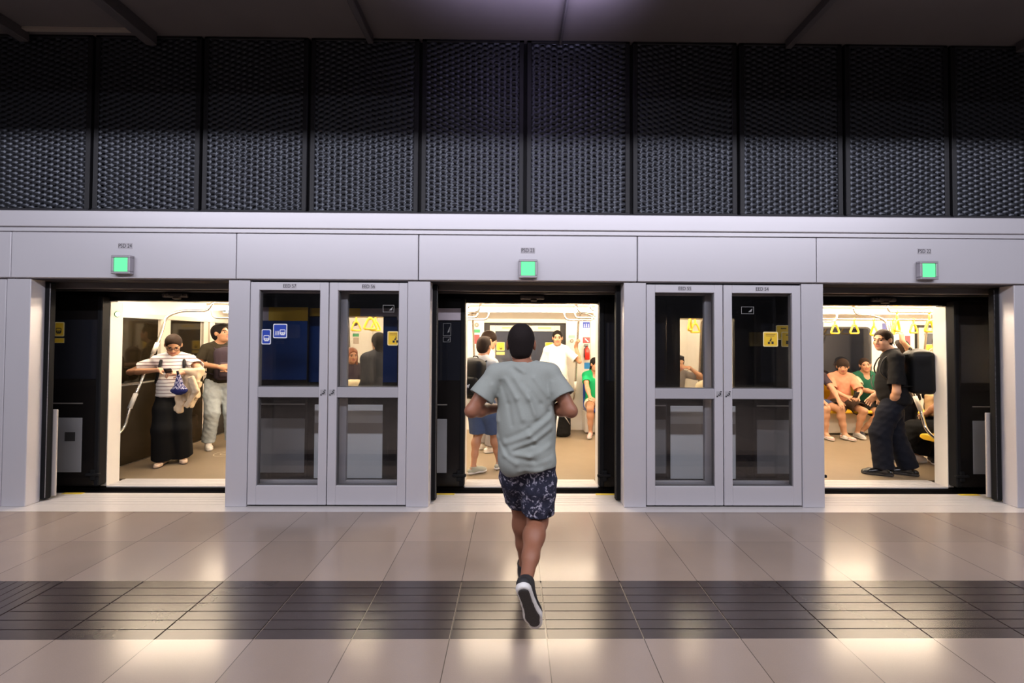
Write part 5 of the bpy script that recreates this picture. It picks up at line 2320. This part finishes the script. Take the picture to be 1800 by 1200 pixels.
prims = [(('c', q(318, 653, 4.86), q(352, 653, 4.96), .034, .050), .03),
         (slab(q(342, 652, 4.93), q(336, 702, 4.88), .075, .035), .03),
         (slab(q(326, 664, 4.90), q(314, 722, 4.88), .055, .028), .02),
         (slab(q(348, 672, 4.90), q(333, 712, 4.86), .040, .028), .02)]
blob('jacket_body', prims, BEIGE, jk, .0055, warp=drape)
blob('sleeve', [(slab(q(336, 664, 4.83), q(345, 688, 4.81), .036, .022), .03), (slab(q(344, 688, 4.82), q(328, 713, 4.82), .030, .018), .02)], BEIGE, jk, .0055, warp=folds(10, .004, 60))
bg = thing('drawstring_bag', at(315, 678, 4.76), 'navy dotted cloth bag hanging from the hand of the woman in stripes', 'bag')
blob('bag_body', [(('c', q(314, 660, 4.76), q(315, 684, 4.76), .020, .058), .02), (('e', q(315, 686, 4.76), np.array([.095, .045, .045]), np.eye(3)), .03)], dots_mat(), bg, .006, warp=folds(11, .003, 60))
mb = MB()
mb.tube([q(312, 652, 4.76), q(313, 657, 4.755), q(314, 664, 4.75)], .012, 8)
mb.build('drawstring_neck', NAVY, bg, True)

f = on_floor(379, 786)
P = Person(f[0], f[1] + .06, -40, H=1.76, build=1.0, label='man in pale jeans with a rucksack on his chest, half behind the pillar')
P.hw = 1.12
P.torso(lean=-1, head=(-34, -10))
P.arm('R', elbow=at(350, 640, 5.80), wrist=at(388, 645, 5.56), d=(-.8, .4, .05), n=(-.1, -.9, -.2), curl=.5)
P.arm('L', hand=(-.17, .32, 1.10), pole=(-.8, -1, -.4), d=(.7, .6, 0), n=(0, -1, 0), curl=.6)
P.leg('R', (.13, .02, .085), toe=(.15, 1, 0))
P.leg('L', (-.13, .10, .085), toe=(-.2, 1, 0))
P.body('tan', .006)
P.hair(HAIRB, 'short')
P.shirt(cloth('dark_olive_cotton', (.035, .028, .018)), sleeve=.68, hem=-.03, sl_loose=.028, warp=folds(13, .003, 40))
P.pants(JEAN_L, length=1.97, g=.018, flare=.018, waist=.08, warp=folds(14, .0055, 48))
for nm in 'LR':
    P.shoe(nm, SHOE_W, SOLE_W, lace=LACE_W)
backpack(P, 'dark plum rucksack on the chest of the man in pale jeans', PLUM, front=True, dx=-.02, w_=.28, h_=.44, d_=.14, dz=.24, band=mat('tan_band', (.42, .22, .12), .6))
MAN2 = P

# ================================================================== middle doorway
P = Person(-.37, 4.83, 62, H=1.60, build=.98, label='short-haired young man with denim shorts and backpack, left in the middle doorway')
P.torso(lean=2, head=(-2, 4))
P.J['head'] = P.J['head']
P.arm('L', hand=(-.24, .05, .86), pole=(0, -1, 0))
P.arm('R', hand=(.22, .24, 1.02), pole=(.5, -1, -.2))
P.leg('L', (-.05, -.10, .085), toe=(.55, 1, 0))
P.leg('R', (.12, .20, .085), toe=(.1, 1, 0))
P.body('mid', .006)
P.hair(HAIRD, 'short')
P.shirt(cloth('pale_grey_cotton', (.55, .55, .54)), sleeve=.68, hem=-.10, sl_loose=.026)
P.pants(JEAN_D, length=.97, g=.020, flare=.03, name='shorts')
for nm in 'LR':
    P.shoe(nm, SHOE_G, SOLE_W, L=.95)
backpack(P, 'black backpack with a small white logo on the young man in denim shorts', logo=True, w_=.30, h_=.44, dz=.27)

P = Person(-.38, 5.75, 22, H=1.68, build=.92, label='young man in white with thick dark hair, behind the one in denim shorts')
P.torso(lean=2, head=(14, 10))
P.arm('L', hand=(-.22, .06, .86), pole=(0, -1, 0))
P.arm('R', hand=(.22, .10, .86), pole=(0, -1, 0))
P.leg('L', (-.10, .0, .085))
P.leg('R', (.10, .02, .085))
P.body('light', .007)
P.hair(HAIRD, 'bowl', .007)
P.shirt(WHITE_TEE, sleeve=.7, hem=-.06)
P.pants(GREYC, length=1.97, g=.016, flare=.015)
for nm in 'LR':
    P.shoe(nm, SHOE_W, SOLE_W)

P = Person(.73, 6.86, -93, H=1.72, build=.96, label='man in a plain white T-shirt holding a pole by the far door')
P.torso(lean=1, head=(2, 3))
pp = at(1012, 609, 6.755)
P.arm('L', wrist=pp, pole=(-.6, .3, -1), d=(-.1, .4, .9), n=(-.9, .4, 0), curl=1.1)
P.arm('R', hand=(.25, .02, .88), pole=(.2, -1, 0))
P.leg('R', (.10, .02, .085), toe=(.2, 1, 0))
P.leg('L', (-.10, .0, .085), toe=(-.2, 1, 0))
P.body('tan', .006)
P.hair(HAIRB, 'tied', extra=[(('c', P.hp(0, -.10, -.01), P.hp(.06, -.08, -.11), .03, .015), .02)])
P.shirt(WHITE_TEE, sleeve=.78, hem=-.10, g=.02, loose=.025, sl_loose=.035, warp=folds(24, .004, 34))
P.pants(cloth('stone_cotton', (.48, .42, .33)), length=1.97, g=.02, flare=.03, warp=folds(25, .004, 40))
for nm in 'LR':
    P.shoe(nm, cloth('tan_suede', (.35, .20, .10)), SOLE_W)
c = at(989, 742, 6.62)
bg = thing('holdall', (c[0], 6.62, 0), 'black bag with a white strap on the floor beside the pole-holding man', 'bag')
blob('bag_body', [(('b', V3(c[0], 6.62, .19), np.array([.125, .10, .18]), np.eye(3), .06), .02), (('e', V3(c[0] + .02, 6.60, .34), np.array([.09, .08, .07]), np.eye(3)), .05)], PACKB, bg, .008, warp=folds(31, .006, 40))
mb = MB()
mb.tube([(c[0] - .08, 6.50, .42), (c[0] - .10, 6.49, .28), (c[0] - .125, 6.49, .10), (c[0] - .13, 6.49, .03)], .014, 8, squash=(1, .5))
mb.build('white_strap', LACE_W, bg, True)
mb = MB()
mb.tube(bend([(c[0] + .0, 6.53, .36), (c[0] + .05, 6.48, .30), (c[0] + .10, 6.51, .22)], .04), .008, 6)
mb.build('carry_loop', GREYC, bg, True)

ZS = .45


def seated(x, face, label, H=1.65, build=1.0, y=6.88, skin='tan'):
    return Person(x, y, face, H=H, build=build, label=label, seat=ZS)


x = 1.375
P = seated(x, -102, 'seated woman in a bright green top at the right edge of the middle doorway', 1.58, 1.12)
P.torso(lean=6, head=(-34, 8))
P.arm('R', hand=(.07, .42, .62), pole=(.9, -.4, -.3), d=(-.5, .8, -.1), n=(0, 0, -1), curl=.5)
P.arm('L', hand=(-.14, .40, .66), pole=(-.9, -.3, -.3), d=(.4, .9, 0), n=(0, 0, -1), curl=.5)
P.leg('R', (.07, .36, .085), toe=(.15, 1, 0))
P.leg('L', (-.12, .46, .085), toe=(-.1, 1, 0))
P.body('tan', .006)
P.hair(HAIRB, 'tied', extra=[(('c', P.hp(.0, -.10, -.02), P.hp(.03, -.10, -.13), .032, .018), .02)])
P.shirt(GREEN, sleeve=.55, hem=-.03, g=.014, neckdrop=.05, sl_loose=.018)
P.pants(cloth('white_short_cotton', (.72, .62, .48)), length=.55, g=.014, flare=.01, name='shorts')
for nm in 'LR':
    P.shoe(nm, SHOE_K, SOLE_W, L=.9)

# toe of a rider on the near bench, just past the right train jamb
P = Person(1.52, 4.80, 96, H=1.66, build=.95, label='seated rider hidden past the middle doorway, only a pale shoe toe in sight', seat=ZS)
P.torso(lean=4, head=(0, 10))
P.arm('R', hand=(.10, .34, .60), pole=(.9, -.4, -.3), n=(0, 0, -1))
P.arm('L', hand=(-.10, .34, .60), pole=(-.9, -.4, -.3), n=(0, 0, -1))
P.leg('L', (-.28, .30, .085), toe=(-.75, 1, 0))
P.leg('R', (.10, .36, .085), toe=(.1, 1, 0))
P.body('tan', .009)
P.hair(HAIRD, 'short', .009)
P.shirt(GREYC, sleeve=.7, hem=-.02, h=.009)
P.pants(NAVY, length=1.95, g=.014, h=.009)
for nm in 'LR':
    P.shoe(nm, SHOE_W, SOLE_W)

# ================================================================== right doorway
x = xat(1477, 6.86, 650)
P = seated(x, -104, 'boy in a peach T-shirt seated with a phone on the yellow bench', 1.56, .95)
P.hw = 1.14
P.torso(lean=8, head=(22, 12))
P.arm('R', hand=(.06, .36, .66), pole=(.9, -.4, -.3), d=(-.7, .7, 0), n=(-.2, -.5, -.8), curl=.6)
P.arm('L', hand=(-.08, .36, .66), pole=(-.9, -.4, -.3), d=(.6, .7, 0), n=(.2, -.5, -.8), curl=.6)
P.leg('R', (.13, .38, .085), pole=(.25, 1, .2), toe=(.15, 1, 0))
P.leg('L', (-.10, .30, .085), pole=(-.3, 1, .2), toe=(-.2, 1, 0))
P.body('tan', .006)
P.hair(HAIRD, 'bowl')
P.shirt(PEACH, sleeve=.85, hem=-.02, g=.016, sl_loose=.03, warp=folds(41, .004, 38))
P.pants(cloth('dark_brown_cotton', (.05, .03, .02)), length=.80, g=.020, flare=.03, name='shorts')
for nm in 'LR':
    P.shoe(nm, cloth('grey_white_canvas', (.45, .44, .42)), SOLE_W, L=.93, lace=LACE_W)
phone(P.w(-.01, .46, .70), P.R, unit(P.F * .5 + P.U * .7), 'dark phone held by the seated boy in the peach T-shirt')
BOY = P

P = seated(xat(1429, 6.86, 650), -88, 'bare-legged rider seated beside the boy, nearly all hidden by the pillar', 1.62, 1.0)
P.torso(lean=6, head=(0, 8))
P.arm('L', hand=(-.16, .36, .60), pole=(-.9, -.3, -.2), n=(0, 0, -1))
P.arm('R', hand=(.10, .34, .60), pole=(.9, -.4, -.3), n=(0, 0, -1))
P.leg('L', (-.20, .42, .085), pole=(-.2, 1, .2), toe=(-.15, 1, 0))
P.leg('R', (.08, .38, .085), toe=(.1, 1, 0))
P.body('tan', .008)
P.hair(HAIRD, 'long', .008)
P.shirt(PLUM, sleeve=.6, hem=-.02, h=.008)
P.pants(JEAN_D, length=.6, g=.014, h=.008, name='shorts')
for nm in 'LR':
    P.shoe(nm, SHOE_K, SOLE_W, low=True, L=.92, name='sandal', thick=.014)

P = seated(xat(1522, 6.86, 650), -100, 'woman in a sage and dark green top seated beside the boy', 1.60, 1.05)
P.torso(lean=4, side=3, head=(20, 2), headtilt=8)
P.arm('R', hand=(-.02, .34, .72), pole=(.9, -.4, -.3), d=(-.9, .5, -.1), n=(0, -.3, -1), curl=.5)
P.arm('L', hand=(-.16, .36, .70), pole=(-.9, -.3, -.3), d=(.5, .8, 0), n=(0, 0, -1), curl=.5)
P.leg('R', (.22, .26, .085), pole=(-.6, 1, .2), toe=(.35, 1, 0))
P.leg('L', (-.06, .34, .085), pole=(-.3, 1, .2), toe=(.0, 1, 0))
P.body('tan', .006)
P.hair(HAIRD, 'tied', extra=[(('e', P.hp(0, -.10, .02), np.array([.035, .03, .035]), (P.hr, P.hf, P.hu)), .01)])
P.shirt(DGREEN, sleeve=0, hem=-.02, g=.015, neck=.075, neckdrop=.07)
P.shirt(SAGE, sleeve=.6, hem=.26, g=.013, neck=.085, neckdrop=.08, name='undershirt')
P.pants(cloth('black_short_cotton', (.014, .012, .012)), length=.72, g=.018, flare=.02, name='shorts')
for nm in 'LR':
    P.shoe(nm, cloth('dark_grey_canvas', (.06, .06, .07)), SOLE_W, L=.92, lace=LACE_W)
hb_ = thing('handbag', P.w(-.10, .30, .60), 'black leather handbag on the lap of the woman beside the boy', 'bag')
blob('bag_body', [(('b', P.w(-.10, .27, .695), np.array([.15, .07, .085]), (P.R, P.F, P.U), .05), .02)], mat('black_bag_leather', (.02, .017, .015), .35, bump=.2, bscale=40), hb_, .007, warp=folds(44, .004, 50))
mb = MB()
mb.tube(bend([P.w(.02, .27, .76), P.w(.04, .20, .88), P.w(-.02, .16, 1.0)], .08), .008, 6)
mb.build('bag_strap', mat('black_bag_leather', (.02, .017, .015), .35), hb_, True)

# man in black
f = on_floor(1572, 838)
P = Person(f[0] + .05, f[1] + .07, 150, H=1.71, build=1.0, label='man in black T-shirt and dark trousers, hand in pocket, standing in the right doorway')
P.torso(lean=1, head=(-46, 4), twist=0, neckf=.045)
P.arm('L', elbow=at(1576, 688, 4.60), wrist=at(1567, 716, 4.735), d=(.1, .25, -1), n=(1, 0, 0), curl=.3)
P.arm('R', hand=(.22, .10, .90), pole=(.2, -1, 0))
P.leg('L', (-.085, .10, .085), pole=(0, 1, 0), toe=(-.10, 1, 0))
P.leg('R', (.08, -.16, .085), pole=(0, 1, 0), toe=(.05, 1, 0))
STUB = mat('stubble_skin', (.40, .20, .115), .6)
P.body('tan', .0055, stubble=STUB)
P.hair(HAIRD, 'crop', .0055)
P.shirt(BLACK_C, sleeve=.80, hem=-.07, g=.018, loose=.02, sl_loose=.03, belly=1.08, warp=folds(51, .004, 36))
P.pants(NAVY, length=1.99, g=.022, flare=.030, warp=folds(52, .006, 40))
for nm in 'LR':
    P.shoe(nm, SHOE_P, SOLE_B, L=1.05, lace=mat('grey_lace', (.4, .38, .36), .6))
backpack(P, 'big black backpack on the back of the man in the black T-shirt', w_=.32, h_=.48, d_=.22, dz=.30, off=.0)

# rider with cap and raised arm
P = Person(xat(1588, 5.45, 620), 5.47, 60, H=1.585, build=.95, label='rider in a dark cap with one bare arm raised to a strap')
P.torso(lean=0, head=(0, 0))
hw = at(1581, 592, 5.20)
P.arm('R', wrist=hw, pole=(1, 0, -.3), d=(-.1, -.1, 1), n=(-.7, .7, 0), curl=1.0)
P.arm('L', hand=(-.22, .08, .80), pole=(0, -1, 0))
P.leg('L', (-.10, .0, .085))
P.leg('R', (.10, .05, .085))
P.body('light', .007)
P.hair(HAIRD, 'short', .007)
cap = [(('e', P.hp(0, -.012, .045), np.array([.090, .108, .090]) * P.k, (P.hr, P.hf, P.hu)), 0), (('e', P.hp(0, .12, .035), np.array([.07, .07, .010]) * P.k, (P.hr, P.hf, P.hu)), .01)]
blob('cap', cap, cloth('charcoal_cap', (.05, .045, .045)), P.root, .006, cuts=[(P.hp(0, 0, .025), -P.hu)])
P.shirt(cloth('dark_brown_tee', (.03, .022, .018)), sleeve=.55, hem=-.06, h=.008)
P.pants(NAVY, length=1.97, g=.014, h=.008)
for nm in 'LR':
    P.shoe(nm, SHOE_B, SOLE_W)

# rider past the right jamb gripping the pole
P = Person(5.50, 5.22, -120, H=1.66, build=1.0, label='rider in dark jacket mostly hidden by the right train jamb, hand on pole')
P.torso(lean=0, head=(0, 0))
P.arm('R', wrist=at(1637, 628, 5.03), pole=(.6, -.4, -1), d=(.3, .5, .7), n=(-.7, .5, 0), curl=1.0)
P.arm('L', hand=(-.22, .08, .86), pole=(0, -1, 0))
P.leg('L', (-.10, .0, .085))
P.leg('R', (.10, .0, .085))
P.body('tan', .007)
P.hair(HAIRB, 'short', .008)
P.shirt(BLACK_C, sleeve=1.85, hem=-.08, h=.008)
P.pants(NAVY, length=1.97, g=.014, h=.008)
for nm in 'LR':
    P.shoe(nm, SHOE_B, SOLE_W)

# seated rider with white sneakers
P = Person(5.36, 4.80, 100, H=1.74, build=1.0, label='seated rider in black trousers and white trainers by the right train jamb', seat=ZS)
P.torso(lean=4, head=(0, 8))
P.arm('L', hand=(-.10, .34, .66), pole=(-.9, -.4, -.3), n=(0, 0, -1))
P.arm('R', hand=(.12, .34, .66), pole=(.9, -.4, -.3), n=(0, 0, -1))
P.leg('L', (-.30, .55, .085), pole=(-.2, 1, .3), toe=(-1, .55, 0))
P.leg('R', (-.02, .50, .085), pole=(-.1, 1, .3), toe=(-1, .35, 0))
P.body('tan', .008)
P.hair(HAIRB, 'short', .008)
P.shirt(PLUM, sleeve=.7, hem=-.02, h=.008)
P.pants(BLACK_W, length=1.93, g=.022, flare=.03, h=.007, warp=folds(61, .005, 40))
for nm in 'LR':
    P.shoe(nm, SHOE_W, SOLE_W, L=1.05, lace=LACE_W)
c = P.w(.02, .34, .60)
bg = thing('paper_bag', c, 'crumpled tan paper bag on the lap of the seated rider in white trainers', 'bag')
blob('bag_body', [(('b', c + V3(0, .0, .155), np.array([.085, .06, .135]), np.eye(3), .02), .01)], mat('brown_paper', (.42, .26, .12), .7, bump=.2, bscale=30), bg, .007, warp=folds(62, .008, 45))

# ================================================================== seen through the emergency doors
P = Person(xat(614, 5.75, 640), 5.75, -40, H=1.44, build=.95, label='auburn-haired person in a dark plum top behind the glass of door 56')
P.torso(lean=5, head=(10, 5))
P.arm('L', hand=(-.02, .30, .86), pole=(-.9, -.4, -.3), d=(.6, .8, 0), n=(0, -1, 0))
P.arm('R', hand=(.12, .30, .84), pole=(.9, -.4, -.3), d=(-.6, .8, 0), n=(0, -1, 0))
P.leg('L', (-.09, .0, .075))
P.leg('R', (.09, .0, .075))
P.body('tan', .007)
P.hair(HAIRR, 'bob', .007, extra=[(('c', P.hp(-.07, -.01, -.02), P.hp(-.075, .0, -.14), .028, .02), .02), (('c', P.hp(.07, -.01, -.02), P.hp(.075, .0, -.14), .028, .02), .02)])
P.shirt(PLUM, sleeve=1.5, hem=-.02, h=.008)
P.pants(cloth('off_white_twill', (.66, .60, .48)), length=1.97, g=.018, flare=.02, h=.008)
for nm in 'LR':
    P.shoe(nm, SHOE_W, SOLE_W, L=.85)
tb = thing('tote_bag', at(627, 682, 5.45), 'cream cloth bag carried in front of the auburn-haired person behind door 56', 'bag')
blob('bag_body', [(('b', at(625, 692, 5.42) + V3(0, 0, .02), np.array([.14, .07, .17]), np.eye(3), .06), .02)], CREAMC, tb, .007, warp=folds(63, .008, 36))

P = Person(xat(668, 5.1, 640), 5.1, 130, H=1.64, build=1.0, label='person in a dark slate jacket with long hair behind door 56')
P.torso(lean=3, head=(0, 5))
P.arm('L', hand=(-.20, .12, .90), pole=(0, -1, 0))
P.arm('R', hand=(.20, .14, .92), pole=(0, -1, 0))
P.leg('L', (-.10, .0, .085))
P.leg('R', (.10, .05, .085))
P.body('tan', .008)
P.hair(HAIRB, 'long', .008)
P.shirt(cloth('slate_fabric', (.025, .027, .035)), sleeve=1.9, hem=-.12, g=.025, h=.008)
P.pants(NAVY, length=1.97, g=.014, h=.008)
for nm in 'LR':
    P.shoe(nm, SHOE_B, SOLE_W)

P = seated(xat(1186, 6.86, 640), -80, 'seated rider in grey with a bent bare arm, seen through emergency door 55', 1.68, 1.0)
P.torso(lean=10, head=(0, 10))
P.arm('L', elbow=at(1236, 664, 6.62), wrist=at(1212, 646, 6.66), d=(1, .1, .1), n=(0, -.3, -1), curl=.6)
P.arm('R', hand=(.10, .34, .62), pole=(.9, -.4, -.3), n=(0, 0, -1))
P.leg('L', (-.12, .36, .085), pole=(-.2, 1, .2))
P.leg('R', (.10, .36, .085))
P.body('tan', .007)
P.hair(HAIRB, 'short', .008)
P.shirt(GREYC, sleeve=.7, hem=-.02, h=.008)
P.pants(GREYC, length=1.95, g=.014, h=.008)
for nm in 'LR':
    P.shoe(nm, SHOE_B, SOLE_W)

P = Person(xat(1262, 4.76, 650), 4.80, 90, H=1.72, build=1.05, label='rider in a cream top on the near bench behind emergency door 55', seat=ZS)
P.torso(lean=2, head=(0, 10))
P.arm('L', hand=(-.10, .34, .60), pole=(-.9, -.4, -.3), n=(0, 0, -1))
P.arm('R', hand=(.10, .34, .60), pole=(.9, -.4, -.3), n=(0, 0, -1))
P.leg('L', (-.10, .36, .085))
P.leg('R', (.10, .36, .085))
P.body('tan', .008)
P.hair(HAIRB, 'short', .008)
P.shirt(CREAMC, sleeve=.8, hem=-.02, g=.02, h=.008)
P.pants(NAVY, length=1.95, g=.014, h=.009)
for nm in 'LR':
    P.shoe(nm, SHOE_B, SOLE_W)
